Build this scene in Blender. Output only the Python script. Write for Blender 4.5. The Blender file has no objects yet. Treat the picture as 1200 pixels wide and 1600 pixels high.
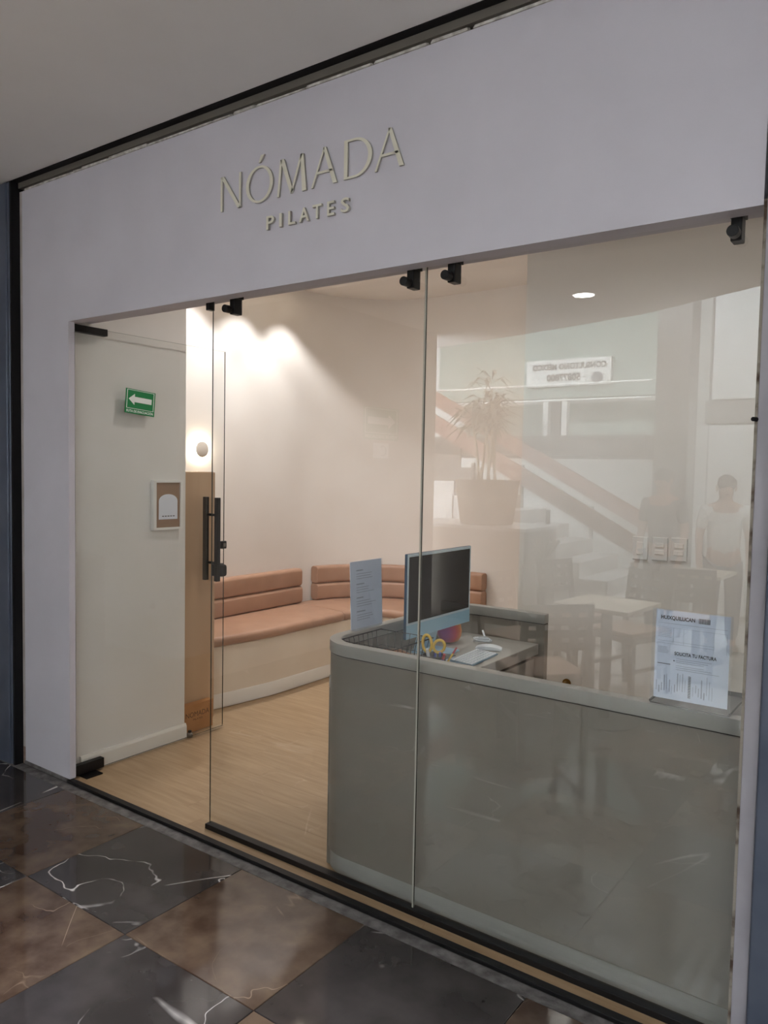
import bpy, bmesh, math, random
from mathutils import Vector, Matrix
random.seed(7)
S = bpy.context.scene
C = S.collection
PI = math.pi

# ------------------------------------------------------------------ camera
def make_camera():
    yaw, pitch, roll = 0.62420, 0.055319, 0.018862
    f_px = 1210.4
    w = Vector((-math.sin(yaw) * math.cos(pitch), math.cos(yaw) * math.cos(pitch), -math.sin(pitch)))
    r = Vector((math.cos(yaw), math.sin(yaw), 0))
    u = r.cross(w)
    c, s = math.cos(roll), math.sin(roll)
    r2 = c * r + s * u
    u2 = -s * r + c * u
    cd = bpy.data.cameras.new('camera')
    cd.sensor_fit = 'VERTICAL'
    cd.sensor_height = 36.0
    cd.lens = f_px / 1600.0 * 36.0
    cd.clip_start = 0.02
    o = bpy.data.objects.new('camera', cd)
    m = Matrix((r2, u2, -w)).transposed().to_4x4()
    m.translation = Vector((3.79179, -2.122485, 1.55903))
    o.matrix_world = m
    C.objects.link(o)
    S.camera = o
make_camera()

# ------------------------------------------------------------------ world + exposure
wd = bpy.data.worlds.new('daylight')
S.world = wd
wd.use_nodes = True
wd.node_tree.nodes['Background'].inputs['Color'].default_value = (0.86, 0.93, 1.0, 1)
wd.node_tree.nodes['Background'].inputs['Strength'].default_value = 10.0
S.view_settings.view_transform = 'Standard'
S.view_settings.look = 'None'
S.view_settings.gamma = 1.0
S.view_settings.use_curve_mapping = False
S.view_settings.exposure = 0.52
CAFE_LAMP_W = 380.0      # bright downlights over the cafe tables, one of them added
MALL_LAMP_W = 22.0       # added corridor downlights that light the front wall
SHOP_LAMP_W = 22.0        # shop ceiling downlights
WASH_LAMP_W = 40.0       # downlights close to the shop's left wall
COOL = (0.93, 0.93, 1.0)
WARM = (1.0, 0.965, 0.925)

S.cycles.max_bounces = 9
S.cycles.diffuse_bounces = 4
S.cycles.glossy_bounces = 4
S.cycles.transparent_max_bounces = 16
S.cycles.caustics_reflective = False
S.cycles.caustics_refractive = False

# ------------------------------------------------------------------ materials
MATS = {}
def principled(name, col, rough=0.6, metal=0.0, spec=0.5, emit=None, estr=0.0):
    m = bpy.data.materials.new(name)
    m.use_nodes = True
    b = m.node_tree.nodes['Principled BSDF']
    b.inputs['Base Color'].default_value = (*col, 1)
    b.inputs['Roughness'].default_value = rough
    b.inputs['Metallic'].default_value = metal
    b.inputs['Specular IOR Level'].default_value = spec
    if emit:
        b.inputs['Emission Color'].default_value = (*emit, 1)
        b.inputs['Emission Strength'].default_value = estr
    MATS[name] = m
    return m

def srgb(r, g, b):
    f = lambda c: (c / 255 / 12.92) if c / 255 <= 0.04045 else ((c / 255 + 0.055) / 1.055) ** 2.4
    return (f(r), f(g), f(b))

def N(m, t, **kw):
    n = m.node_tree.nodes.new(t)
    for k, v in kw.items():
        if k.startswith('in_'):
            n.inputs[k[3:].replace('_', ' ')].default_value = v
        else:
            setattr(n, k, v)
    return n

def noisy(name, c1, c2, scale=8.0, rough=0.6, bump=0.0, bscale=None, metal=0.0, stretch=(1, 1, 1), detail=4.0, spec=0.5, lo=0.35, hi=0.65, rnd=False):
    m = principled(name, c1, rough, metal, spec)
    L = m.node_tree.links
    b = m.node_tree.nodes['Principled BSDF']
    tc = N(m, 'ShaderNodeTexCoord')
    mp = N(m, 'ShaderNodeMapping')
    mp.inputs['Scale'].default_value = stretch
    L.new(tc.outputs['Object'], mp.inputs['Vector'])
    if rnd:
        oi = N(m, 'ShaderNodeObjectInfo')
        mul = N(m, 'ShaderNodeMath', operation='MULTIPLY')
        mul.inputs[1].default_value = 71.0
        L.new(oi.outputs['Random'], mul.inputs[0])
        cb = N(m, 'ShaderNodeCombineXYZ')
        for i in range(3):
            L.new(mul.outputs[0], cb.inputs[i])
        L.new(cb.outputs[0], mp.inputs['Location'])
    nz = N(m, 'ShaderNodeTexNoise')
    nz.inputs['Scale'].default_value = scale
    nz.inputs['Detail'].default_value = detail
    L.new(mp.outputs[0], nz.inputs['Vector'])
    cr = N(m, 'ShaderNodeValToRGB')
    cr.color_ramp.elements[0].position = lo
    cr.color_ramp.elements[1].position = hi
    cr.color_ramp.elements[0].color = (*c1, 1)
    cr.color_ramp.elements[1].color = (*c2, 1)
    L.new(nz.outputs['Fac'], cr.inputs[0])
    L.new(cr.outputs[0], b.inputs['Base Color'])
    if bump:
        n2 = N(m, 'ShaderNodeTexNoise')
        n2.inputs['Scale'].default_value = bscale or scale * 6
        n2.inputs['Detail'].default_value = 5
        L.new(mp.outputs[0], n2.inputs['Vector'])
        bp = N(m, 'ShaderNodeBump')
        bp.inputs['Strength'].default_value = bump
        bp.inputs['Distance'].default_value = 0.01
        L.new(n2.outputs['Fac'], bp.inputs['Height'])
        L.new(bp.outputs[0], b.inputs['Normal'])
    return m

def glass_mat(name, tint=(0.965, 0.972, 0.962), boost=1.85):
    m = bpy.data.materials.new(name)
    m.use_nodes = True
    nt = m.node_tree
    for n in list(nt.nodes):
        nt.nodes.remove(n)
    L = nt.links
    out = N(m, 'ShaderNodeOutputMaterial')
    tr = N(m, 'ShaderNodeBsdfTransparent')
    tr.inputs['Color'].default_value = (*[c ** 0.5 for c in tint], 1)
    gl = N(m, 'ShaderNodeBsdfGlossy')
    gl.inputs['Roughness'].default_value = 0.0
    gl.inputs['Color'].default_value = (0.97, 1, 0.98, 1)
    fr = N(m, 'ShaderNodeFresnel')
    fr.inputs['IOR'].default_value = 1.52
    ge = N(m, 'ShaderNodeNewGeometry')
    inv = N(m, 'ShaderNodeMath', operation='SUBTRACT')
    inv.inputs[0].default_value = 1.0
    L.new(ge.outputs['Backfacing'], inv.inputs[1])
    m1 = N(m, 'ShaderNodeMath', operation='MULTIPLY', use_clamp=True)
    L.new(fr.outputs[0], m1.inputs[0])
    m1.inputs[1].default_value = boost
    m2 = N(m, 'ShaderNodeMath', operation='MULTIPLY', use_clamp=True)
    L.new(m1.outputs[0], m2.inputs[0])
    L.new(inv.outputs[0], m2.inputs[1])
    mx = N(m, 'ShaderNodeMixShader')
    L.new(m2.outputs[0], mx.inputs[0])
    L.new(tr.outputs[0], mx.inputs[1])
    L.new(gl.outputs[0], mx.inputs[2])
    L.new(mx.outputs[0], out.inputs['Surface'])
    MATS[name] = m
    return m

def marble(name, base1, base2, vein, vscale, vwidth, mscale):
    m = noisy(name, base1, base2, scale=mscale, rough=0.07, detail=8, rnd=True, lo=0.35, hi=0.7)
    nt = m.node_tree
    L = nt.links
    b = nt.nodes['Principled BSDF']
    base_out = b.inputs['Base Color'].links[0].from_socket
    mp = [n for n in nt.nodes if n.type == 'MAPPING'][0]
    # rotate the veins differently on every tile
    oi = [n for n in nt.nodes if n.type == 'OBJECT_INFO'][0]
    rm = N(m, 'ShaderNodeMath', operation='MULTIPLY')
    rm.inputs[1].default_value = 6.28
    L.new(oi.outputs['Random'], rm.inputs[0])
    vr = N(m, 'ShaderNodeVectorRotate', rotation_type='Z_AXIS')
    L.new(mp.outputs[0], vr.inputs['Vector'])
    L.new(rm.outputs[0], vr.inputs['Angle'])
    masks = []
    for (sc, st_, wd_v, off) in ((vscale, (1.0, 0.13, 1), vwidth, 0.0), (vscale * 1.3, (0.6, 0.5, 1), vwidth * 0.45, 9.3)):
        st = N(m, 'ShaderNodeMapping')
        st.inputs['Scale'].default_value = st_
        st.inputs['Location'].default_value = (off, off * 0.7, 0)
        L.new(vr.outputs[0], st.inputs['Vector'])
        nz = N(m, 'ShaderNodeTexNoise')
        nz.inputs['Scale'].default_value = sc
        nz.inputs['Detail'].default_value = 4.0
        nz.inputs['Roughness'].default_value = 0.38
        nz.inputs['Distortion'].default_value = 0.15
        L.new(st.outputs[0], nz.inputs['Vector'])
        sb = N(m, 'ShaderNodeMath', operation='SUBTRACT')
        L.new(nz.outputs['Fac'], sb.inputs[0])
        sb.inputs[1].default_value = 0.5
        ab = N(m, 'ShaderNodeMath', operation='ABSOLUTE')
        L.new(sb.outputs[0], ab.inputs[0])
        cr_ = N(m, 'ShaderNodeMapRange')
        cr_.inputs['From Min'].default_value = 0.0
        cr_.inputs['From Max'].default_value = wd_v
        cr_.inputs['To Min'].default_value = 1.0
        cr_.inputs['To Max'].default_value = 0.0
        L.new(ab.outputs[0], cr_.inputs['Value'])
        masks.append(cr_)
    cr = N(m, 'ShaderNodeMath', operation='MAXIMUM')
    L.new(masks[0].outputs[0], cr.inputs[0])
    L.new(masks[1].outputs[0], cr.inputs[1])
    n3 = N(m, 'ShaderNodeTexNoise')
    n3.inputs['Scale'].default_value = 3.5
    n3.inputs['Detail'].default_value = 3
    L.new(mp.outputs[0], n3.inputs['Vector'])
    c3 = N(m, 'ShaderNodeValToRGB')
    c3.color_ramp.elements[0].position = 0.47
    c3.color_ramp.elements[1].position = 0.62
    L.new(n3.outputs['Fac'], c3.inputs[0])
    mu = N(m, 'ShaderNodeMath', operation='MULTIPLY', use_clamp=True)
    L.new(cr.outputs[0], mu.inputs[0])
    L.new(c3.outputs[0], mu.inputs[1])
    mc = N(m, 'ShaderNodeMix', data_type='RGBA')
    L.new(mu.outputs[0], mc.inputs[0])
    L.new(base_out, mc.inputs[6])
    mc.inputs[7].default_value = (*vein, 1)
    L.new(mc.outputs[2], b.inputs['Base Color'])
    b.inputs['Specular IOR Level'].default_value = 0.55
    nb_ = N(m, 'ShaderNodeTexNoise')
    nb_.inputs['Scale'].default_value = 14
    nb_.inputs['Detail'].default_value = 2
    L.new(mp.outputs[0], nb_.inputs['Vector'])
    bp = N(m, 'ShaderNodeBump')
    bp.inputs['Strength'].default_value = 0.05
    bp.inputs['Distance'].default_value = 0.005
    L.new(nb_.outputs['Fac'], bp.inputs['Height'])
    L.new(bp.outputs[0], b.inputs['Normal'])
    return m

def wood(name, c1, c2, scale, stretch, rough=0.45, rnd=True):
    return noisy(name, c1, c2, scale=scale, rough=rough, stretch=stretch, detail=6, rnd=rnd, lo=0.25, hi=0.75)

noisy('facade_paint', srgb(207, 203, 211), srgb(202, 198, 206), 3.0, 0.7, 0.03, 60)
noisy('ceiling_paint', srgb(232, 229, 226), srgb(228, 225, 222), 2.0, 0.85)
noisy('shop_wall', srgb(234, 231, 227), srgb(230, 227, 222), 2.5, 0.8, 0.02, 70)
noisy('shop_wall_warm', srgb(233, 226, 219), srgb(229, 221, 213), 2.5, 0.8, 0.02, 70)
noisy('plinth_plaster', srgb(232, 220, 203), srgb(225, 211, 193), 3, 0.75, 0.02, 50)
principled('trim_white', srgb(235, 231, 224), 0.55)
noisy('kerb_mortar', srgb(120, 116, 114), srgb(80, 76, 74), 22, 0.7, 0.4, 60)
noisy('plaster_chip', srgb(226, 222, 216), srgb(170, 163, 155), 30, 0.8, 0.4, 60)
principled('black_metal', (0.006, 0.0055, 0.006), 0.42, 0.0, 0.3)
principled('black_matte', (0.005, 0.0045, 0.005), 0.65, 0, 0.25)
principled('grey_metal', srgb(120, 114, 106), 0.5, 0.3)
noisy('blue_grey_steel', srgb(82, 90, 106), srgb(94, 101, 116), 6, 0.32, 0.02, 40, metal=0.2)
noisy('pale_jamb', srgb(168, 164, 170), srgb(152, 148, 154), 5, 0.5, 0.05, 40)
noisy('plaster_edge', srgb(190, 184, 182), srgb(168, 158, 152), 6, 0.8, 0.2, 60)
noisy('bare_brick', srgb(150, 128, 116), srgb(126, 104, 92), 40, 0.9, 0.3, 80)
noisy('rusty_edge', srgb(150, 142, 130), srgb(70, 52, 40), 16, 0.85, 0.3, 70, lo=0.5, hi=0.66)
noisy('rust', srgb(96, 62, 40), srgb(48, 34, 28), 40, 0.85, 0.4, 80)
marble('marble_dark', srgb(42, 39, 39), srgb(66, 62, 61), srgb(225, 220, 216), 2.6, 0.0065, 5)
marble('marble_brown', srgb(66, 50, 41), srgb(98, 82, 68), srgb(150, 130, 112), 2.4, 0.0028, 9)
wood('plank_wood', srgb(180, 153, 120), srgb(158, 130, 98), 3.2, (1.2, 14, 1))
wood('sill_wood', srgb(190, 156, 118), srgb(172, 136, 98), 3.2, (1.2, 14, 1), rnd=False)
noisy('leather', srgb(174, 135, 110), srgb(164, 125, 100), 6, 0.42, 0.12, 160)
noisy('desk_cement', srgb(138, 132, 123), srgb(129, 123, 114), 2.2, 0.38, 0.03, 20, detail=6, stretch=(0.5, 0.5, 1.4))
noisy('desk_cap', srgb(164, 162, 156), srgb(154, 152, 146), 3.0, 0.42, 0.03, 30)
principled('joint_dark', srgb(66, 63, 58), 0.8)
noisy('tan_laminate', srgb(196, 166, 136), srgb(188, 156, 126), 1.6, 0.22, stretch=(1, 5, 0.3), detail=3)
noisy('cardboard', srgb(178, 124, 74), srgb(168, 114, 66), 12, 0.75, 0.05, 80)
principled('print_dark', (0.03, 0.026, 0.024), 0.7)
principled('print_brown', srgb(92, 58, 34), 0.7)
principled('print_grey', srgb(120, 122, 130), 0.7)
principled('print_pale', srgb(176, 180, 190), 0.7)
principled('paper_white', srgb(226, 230, 240), 0.6)
principled('sign_metal', srgb(224, 219, 203), 0.4, 0.0)
principled('sign_metal_side', srgb(176, 172, 162), 0.5, 0.0)
principled('sign_green', srgb(18, 130, 72), 0.5)
principled('sign_white', srgb(232, 238, 234), 0.5)
principled('frame_white', srgb(238, 236, 232), 0.5)
principled('mat_brown', srgb(152, 122, 100), 0.7)
principled('pale_blue', srgb(150, 190, 212), 0.35)
principled('silver_blue', srgb(196, 214, 224), 0.35, 0.2)
principled('deep_blue', srgb(52, 84, 112), 0.35, 0.3)
principled('screen_black', (0.004, 0.004, 0.006), 0.05, spec=0.2)
principled('key_white', srgb(228, 234, 240), 0.5)
principled('key_gap_shade', srgb(112, 140, 160), 0.5)  # keyboard base darkened to paint the shade between keys
principled('cable_white', srgb(225, 232, 240), 0.5)
principled('scissor_yellow', srgb(214, 176, 60), 0.45)
principled('pen_blue', srgb(40, 60, 150), 0.4)
principled('pen_red', srgb(170, 24, 44), 0.4)
principled('pen_white', srgb(225, 225, 225), 0.4)
principled('brass', srgb(150, 116, 60), 0.35, 0.8)
principled('switch_white', srgb(230, 229, 226), 0.45)
principled('tray_dark', srgb(60, 60, 60), 0.5)
noisy('kraft_brown', srgb(150, 96, 56), srgb(120, 76, 44), 14, 0.7)
principled('lamp_white', srgb(245, 243, 238), 0.4)
principled('lamp_glow_cool', (1, 1, 1), 0.5, emit=(1.0, 0.98, 0.95), estr=22)
principled('lamp_glow_warm', (1, 1, 1), 0.5, emit=(1.0, 0.86, 0.66), estr=14)
principled('sconce_glow', (1, 1, 1), 0.5, emit=(1.0, 0.88, 0.68), estr=110)
principled('sconce_face', srgb(214, 204, 192), 0.6)
principled('glass_edge', srgb(40, 48, 44), 0.15)
principled('glass_edge_pale', srgb(176, 172, 160), 0.3)
glass_mat('pane_glass')
glass_mat('door_glass', (0.95, 0.955, 0.945), 1.1)
glass_mat('acrylic', (0.93, 0.96, 1.0), 1.2)
# concourse behind the camera
noisy('side_wall_paint', srgb(168, 160, 156), srgb(160, 152, 148), 2, 0.7)
noisy('planter_body', srgb(124, 112, 100), srgb(112, 100, 90), 4, 0.7)
noisy('pale_bounce_tile', srgb(196, 190, 182), srgb(178, 172, 164), 6, 0.25, rnd=True)  # pale colour put in to brighten the floor mirrored in the glass
noisy('concourse_white', srgb(232, 232, 230), srgb(222, 222, 220), 2, 0.6)
noisy('concourse_grey', srgb(150, 148, 146), srgb(138, 136, 134), 2, 0.6)
principled('beam_dark', srgb(70, 66, 64), 0.5)
principled('shop_green', srgb(150, 166, 158), 0.6)
principled('rail_red', srgb(140, 92, 78), 0.4)
noisy('stair_stone', srgb(206, 202, 200), srgb(186, 182, 180), 5, 0.5)
noisy('pot_tan', srgb(120, 96, 70), srgb(110, 86, 62), 5, 0.6)
principled('cane', srgb(190, 170, 130), 0.6)
noisy('leaf', srgb(70, 84, 50), srgb(104, 112, 70), 9, 0.5)
wood('chair_wood', srgb(66, 46, 34), srgb(52, 36, 28), 5, (6, 6, 1), 0.4)
principled('seat_pad', srgb(140, 112, 92), 0.6)
wood('table_wood', srgb(206, 196, 176), srgb(192, 180, 160), 4, (1, 8, 1), 0.25)
noisy('skin', srgb(196, 150, 124), srgb(188, 140, 114), 6, 0.55)
principled('hair_dark', srgb(34, 26, 22), 0.6)
principled('eye_dark', srgb(20, 16, 14), 0.3)
principled('lip', srgb(150, 84, 78), 0.5)
noisy('cloth_dark', srgb(60, 62, 74), srgb(50, 52, 62), 8, 0.85)
noisy('cloth_white', srgb(238, 238, 236), srgb(228, 228, 226), 8, 0.85)
noisy('denim', srgb(56, 68, 96), srgb(46, 56, 82), 10, 0.85)
noisy('rim_soil', srgb(60, 46, 36), srgb(44, 34, 28), 20, 0.9)

def rainbow():
    m = principled('cup_rainbow', (1, 0.3, 0.1), 0.4)
    L = m.node_tree.links
    tc = N(m, 'ShaderNodeTexCoord')
    sx = N(m, 'ShaderNodeSeparateXYZ')
    L.new(tc.outputs['Generated'], sx.inputs[0])
    cr = N(m, 'ShaderNodeValToRGB')
    e = cr.color_ramp.elements
    e[0].color = (*srgb(150, 40, 140), 1)
    e[1].color = (*srgb(232, 176, 40), 1)
    e[1].position = 0.85
    a = e.new(0.3); a.color = (*srgb(200, 50, 50), 1)
    a = e.new(0.6); a.color = (*srgb(232, 130, 40), 1)
    L.new(sx.outputs['Y'], cr.inputs[0])
    L.new(cr.outputs[0], m.node_tree.nodes['Principled BSDF'].inputs['Base Color'])
rainbow()

# ------------------------------------------------------------------ mesh helpers
class MB:
    def __init__(self):
        self.v, self.f, self.m = [], [], []
        self.cur = 0
    def add(self, vs, fs):
        n = len(self.v)
        self.v += [tuple(p) for p in vs]
        for q in fs:
            self.f.append([i + n for i in q])
            self.m.append(self.cur)
        return self
    def box(self, x0, x1, y0, y1, z0, z1):
        return self.add([(x0, y0, z0), (x1, y0, z0), (x1, y1, z0), (x0, y1, z0), (x0, y0, z1), (x1, y0, z1), (x1, y1, z1), (x0, y1, z1)],
                        [(0, 3, 2, 1), (4, 5, 6, 7), (0, 1, 5, 4), (1, 2, 6, 5), (2, 3, 7, 6), (3, 0, 4, 7)])
    def hexa(self, p):      # 8 points: bottom 4, top 4
        return self.add(p, [(0, 3, 2, 1), (4, 5, 6, 7), (0, 1, 5, 4), (1, 2, 6, 5), (2, 3, 7, 6), (3, 0, 4, 7)])
    def bar(self, a, b, w, h, up=(0, 0, 1)):
        a, b = Vector(a), Vector(b)
        d = (b - a).normalized()
        u = Vector(up)
        if abs(d.dot(u)) > 0.95:
            u = Vector((0, 1, 0))
        s = d.cross(u).normalized()
        u = s.cross(d)
        s, u = s * w / 2, u * h / 2
        return self.hexa([a - s - u, b - s - u, b + s - u, a + s - u, a - s + u, b - s + u, b + s + u, a + s + u])
    def tube(self, pts, r, n=8, closed=False):
        pts = [Vector(p) for p in pts]
        rs = r if isinstance(r, (list, tuple)) else [r] * len(pts)
        vs, fs = [], []
        K = len(pts)
        prev = None
        for i, p in enumerate(pts):
            if closed:
                d = pts[(i + 1) % K] - pts[i - 1]
            else:
                d = pts[min(i + 1, K - 1)] - pts[max(i - 1, 0)]
            d.normalize()
            if prev is None:
                a = Vector((0, 0, 1)) if abs(d.z) < 0.9 else Vector((1, 0, 0))
                s = d.cross(a).normalized()
            else:
                s = (prev - d * prev.dot(d)).normalized()
            prev = s
            t = d.cross(s)
            for k in range(n):
                q = 2 * PI * k / n
                vs.append(p + (s * math.cos(q) + t * math.sin(q)) * rs[i])
        for i in range(K if closed else K - 1):
            j = (i + 1) % K
            for k in range(n):
                fs.append((i * n + k, i * n + (k + 1) % n, j * n + (k + 1) % n, j * n + k))
        if not closed:
            fs.append(tuple(range(n))[::-1])
            fs.append(tuple((K - 1) * n + k for k in range(n)))
        return self.add(vs, fs)
    def cyl(self, a, b, r, n=20):
        return self.tube([a, b], r, n)
    def lathe(self, prof, c, n=24):     # prof [(r,z)], axis z
        vs, fs = [], []
        for r, z in prof:
            for k in range(n):
                q = 2 * PI * k / n
                vs.append((c[0] + r * math.cos(q), c[1] + r * math.sin(q), c[2] + z))
        for i in range(len(prof) - 1):
            for k in range(n):
                fs.append((i * n + k, i * n + (k + 1) % n, (i + 1) * n + (k + 1) % n, (i + 1) * n + k))
        fs.append(tuple(range(n))[::-1])
        fs.append(tuple((len(prof) - 1) * n + k for k in range(n)))
        return self.add(vs, fs)
    def prism(self, poly, mapf, t0, t1):    # poly [(u,v)], mapf(u,v,t)->xyz
        n = len(poly)
        vs = [mapf(u, v, t0) for u, v in poly] + [mapf(u, v, t1) for u, v in poly]
        fs = [tuple(range(n))[::-1], tuple(range(n, 2 * n))] + [(i, (i + 1) % n, n + (i + 1) % n, n + i) for i in range(n)]
        return self.add(vs, fs)
    def strip(self, outer, inner, z0, z1):  # closed band between two polylines, extruded in z
        n = len(outer)
        vs = []
        for z in (z0, z1):
            vs += [(p[0], p[1], z) for p in outer] + [(p[0], p[1], z) for p in inner]
        o0, i0, o1, i1 = 0, n, 2 * n, 3 * n
        fs = []
        for k in range(n - 1):
            fs += [(o0 + k, o0 + k + 1, o1 + k + 1, o1 + k), (i0 + k + 1, i0 + k, i1 + k, i1 + k + 1),
                   (o1 + k, o1 + k + 1, i1 + k + 1, i1 + k), (o0 + k + 1, o0 + k, i0 + k, i0 + k + 1)]
        fs += [(o0, o1, i1, i0), (o0 + n - 1, i0 + n - 1, i1 + n - 1, o1 + n - 1)]
        return self.add(vs, fs)
    def data(self, name, bevel=0.0, seg=2, smooth=False, mats=()):
        me = bpy.data.meshes.new(name)
        me.from_pydata(self.v, [], self.f)
        for mt in mats:
            me.materials.append(MATS[mt])
        if len(mats) > 1:
            me.polygons.foreach_set('material_index', self.m)
        bm = bmesh.new()
        bm.from_mesh(me)
        bmesh.ops.recalc_face_normals(bm, faces=bm.faces)
        if bevel:
            es = [e for e in bm.edges if len(e.link_faces) == 2 and e.calc_face_angle(0) > 0.6]
            bmesh.ops.bevel(bm, geom=es, offset=bevel, segments=seg, affect='EDGES', profile=0.5, clamp_overlap=True)
        bm.to_mesh(me)
        bm.free()
        if smooth:
            for p in me.polygons:
                p.use_smooth = True
            try:
                me.set_sharp_from_angle(angle=math.radians(38))
            except Exception:
                pass
        return me
    def build(self, name, mats, parent=None, bevel=0.0, seg=2, smooth=False):
        if isinstance(mats, str):
            mats = (mats,)
        return link(name, self.data(name, bevel, seg, smooth, mats), parent)

def link(name, data, parent=None):
    o = bpy.data.objects.new(name, data)
    C.objects.link(o)
    if parent is not None:
        o.parent = parent
        # children keep world coordinates: parents made by thing() carry a location
        o.matrix_parent_inverse = parent.matrix_world.inverted() if parent.type != 'EMPTY' or True else Matrix()
    return o

def tag(o, label, cat, group=None):
    o['label'] = label
    o['category'] = cat
    if group:
        o['group'] = group
    return o

def thing(name, label, cat, loc, group=None):
    o = bpy.data.objects.new(name, None)
    o.location = loc
    o.empty_display_size = 0.05
    C.objects.link(o)
    o.matrix_world = Matrix.Translation(Vector(loc))
    return tag(o, label, cat, group)

def struct(o):
    o['kind'] = 'structure'
    return o

def copy_tree(o, parent=None, delta=Matrix()):
    c = o.copy()
    C.objects.link(c)
    if parent is not None:
        c.parent = parent
        c.matrix_parent_inverse = o.matrix_parent_inverse.copy()
    for ch in [x for x in bpy.data.objects if x.parent == o]:
        copy_tree(ch, c)
    return c

def text_data(name, s, size, mat, extrude=0.0005, align='LEFT', spacing=1.0, offset=0.0):
    cu = bpy.data.curves.new(name, 'FONT')
    cu.body = s
    cu.size = size
    cu.extrude = extrude
    cu.offset = offset
    cu.align_x = align
    cu.space_character = spacing
    cu.resolution_u = 3
    t = bpy.data.objects.new(name + '_tmp', cu)
    C.objects.link(t)
    me = bpy.data.meshes.new_from_object(t)
    bpy.data.objects.remove(t)
    me.name = name
    me.materials.clear()
    me.materials.append(MATS[mat])
    return me

def place_text(name, s, size, mat, origin, ux, uy, parent, width=None, height=None, extrude=0.0005, align='LEFT', spacing=1.0, offset=0.0):
    """text laid in the plane origin + a*ux + b*uy, scaled to the given width/height."""
    me = text_data(name, s, size, mat, extrude, align, spacing, offset)
    xs = [v.co.x for v in me.vertices]
    ys = [v.co.y for v in me.vertices]
    sx = width / (max(xs) - min(xs)) if width else 1
    sy = height / (max(ys) - min(ys)) if height else (sx if width else 1)
    if not width and height:
        sx = sy
    ox = min(xs) if width else 0
    oy = min(ys) if height else 0
    ux, uy = Vector(ux).normalized(), Vector(uy).normalized()
    nz = ux.cross(uy)
    o = Vector(origin)
    for v in me.vertices:
        c = v.co
        v.co = o + ux * ((c.x - ox) * sx) + uy * ((c.y - oy) * sy) + nz * c.z
    return link(name, me, parent)

# ================================================================== STRUCTURE
# ---- concourse floor: checkerboard marble tiles
TX0, TY0, TS = 1.058, -0.587, 0.6
slab = MB().box(-0.6, 6.2, -9.6, -0.002, -0.08, -0.012).build('floor_concourse', 'kerb_mortar')
struct(slab)
tile_me = {}
def tile_mesh(w, h, mat):
    k = (round(w, 3), round(h, 3), mat)
    if k not in tile_me:
        tile_me[k] = MB().box(-w / 2, w / 2, -h / 2, h / 2, -0.012, 0.0).data('marble_tile', 0.0015, 1, mats=(mat,))
    return tile_me[k]
for i in range(-3, 8):
    for j in range(0, 16):
        x0, x1 = TX0 + (i - 1) * TS, TX0 + i * TS
        y1 = TY0 - (j - 1) * TS
        y0 = y1 - TS
        y1 = min(y1, -0.058)
        x0, x1 = max(x0, -0.5), min(x1, 6.1)
        y0 = max(y0, -9.5)
        if x1 - x0 < 0.1 or y1 - y0 < 0.05:
            continue
        g = 0.0012
        mat = 'marble_brown' if (i + j) % 2 == 0 else 'marble_dark'
        if j >= 5:      # cafe zone behind the photographer, made pale to brighten its reflection
            mat = 'pale_bounce_tile'
        t = link('marble_tile' if j < 5 else 'stone_tile', tile_mesh(x1 - x0 - 2 * g, y1 - y0 - 2 * g, mat), None)
        t.location = ((x0 + x1) / 2, (y0 + y1) / 2, 0)
        t.parent = slab
MB().box(-0.5, 3.6, -0.057, -0.006, -0.012, -0.001).build('mortar_strip', 'kerb_mortar', slab)

# ---- concourse ceiling (edge slightly askew at the atrium)
me = MB()
pts = [(-4.5, -0.042), (7.0, -0.042), (7.0, -2.2), (2.73, -3.9), (1.58, -4.55), (0.26, -4.95), (-1.9, -5.5), (-4.5, -6.1)]
me.prism(pts, lambda u, v, t: (u, v, t), 2.95, 3.15)
struct(me.build('ceiling_concourse', 'ceiling_paint'))

# ---- shopfront wall: header over the opening and the left pier
me = MB()
me.box(0.0, 3.40, 0.0, 0.065, 2.228, 2.903)
me.box(0.0, 3.40, 0.065, 0.17, 2.25, 2.99)
me.box(0.0, 0.405, 0.0, 0.032, 0.018, 2.228)
struct(me.build('wall_front', 'facade_paint'))
me = MB().box(0.0, 0.395, -0.004, 0.03, 0.0, 0.018)
struct(me.build('trim_1', 'kerb_mortar'))
# black beam, grey band and chipped plaster between wall and ceiling
struct(MB().box(-0.45, 3.7, -0.042, 0.06, 2.946, 2.96).build('trim_2', 'black_matte'))
struct(MB().box(-0.02, 3.42, -0.008, 0.06, 2.919, 2.946).build('trim_3', 'grey_metal'))
me = MB()
x = 0.03
while x < 3.38:
    w = random.uniform(0.05, 0.4)
    h = random.uniform(0.007, 0.013)
    x2 = min(x + w, 3.39)
    me.hexa([(x, -0.003, 2.9045), (x2, -0.003, 2.9045), (x2 + 0.004, 0.01, 2.9045), (x, 0.01, 2.9045),
             (x + 0.006, -0.002, 2.9045 + h), (x2 - 0.004, -0.002, 2.9045 + h * random.uniform(0.7, 1.1)), (x2, 0.01, 2.917), (x, 0.01, 2.917)])
    x = x2 + random.uniform(0.003, 0.02)
struct(me.build('trim_4', 'plaster_chip'))

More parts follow.
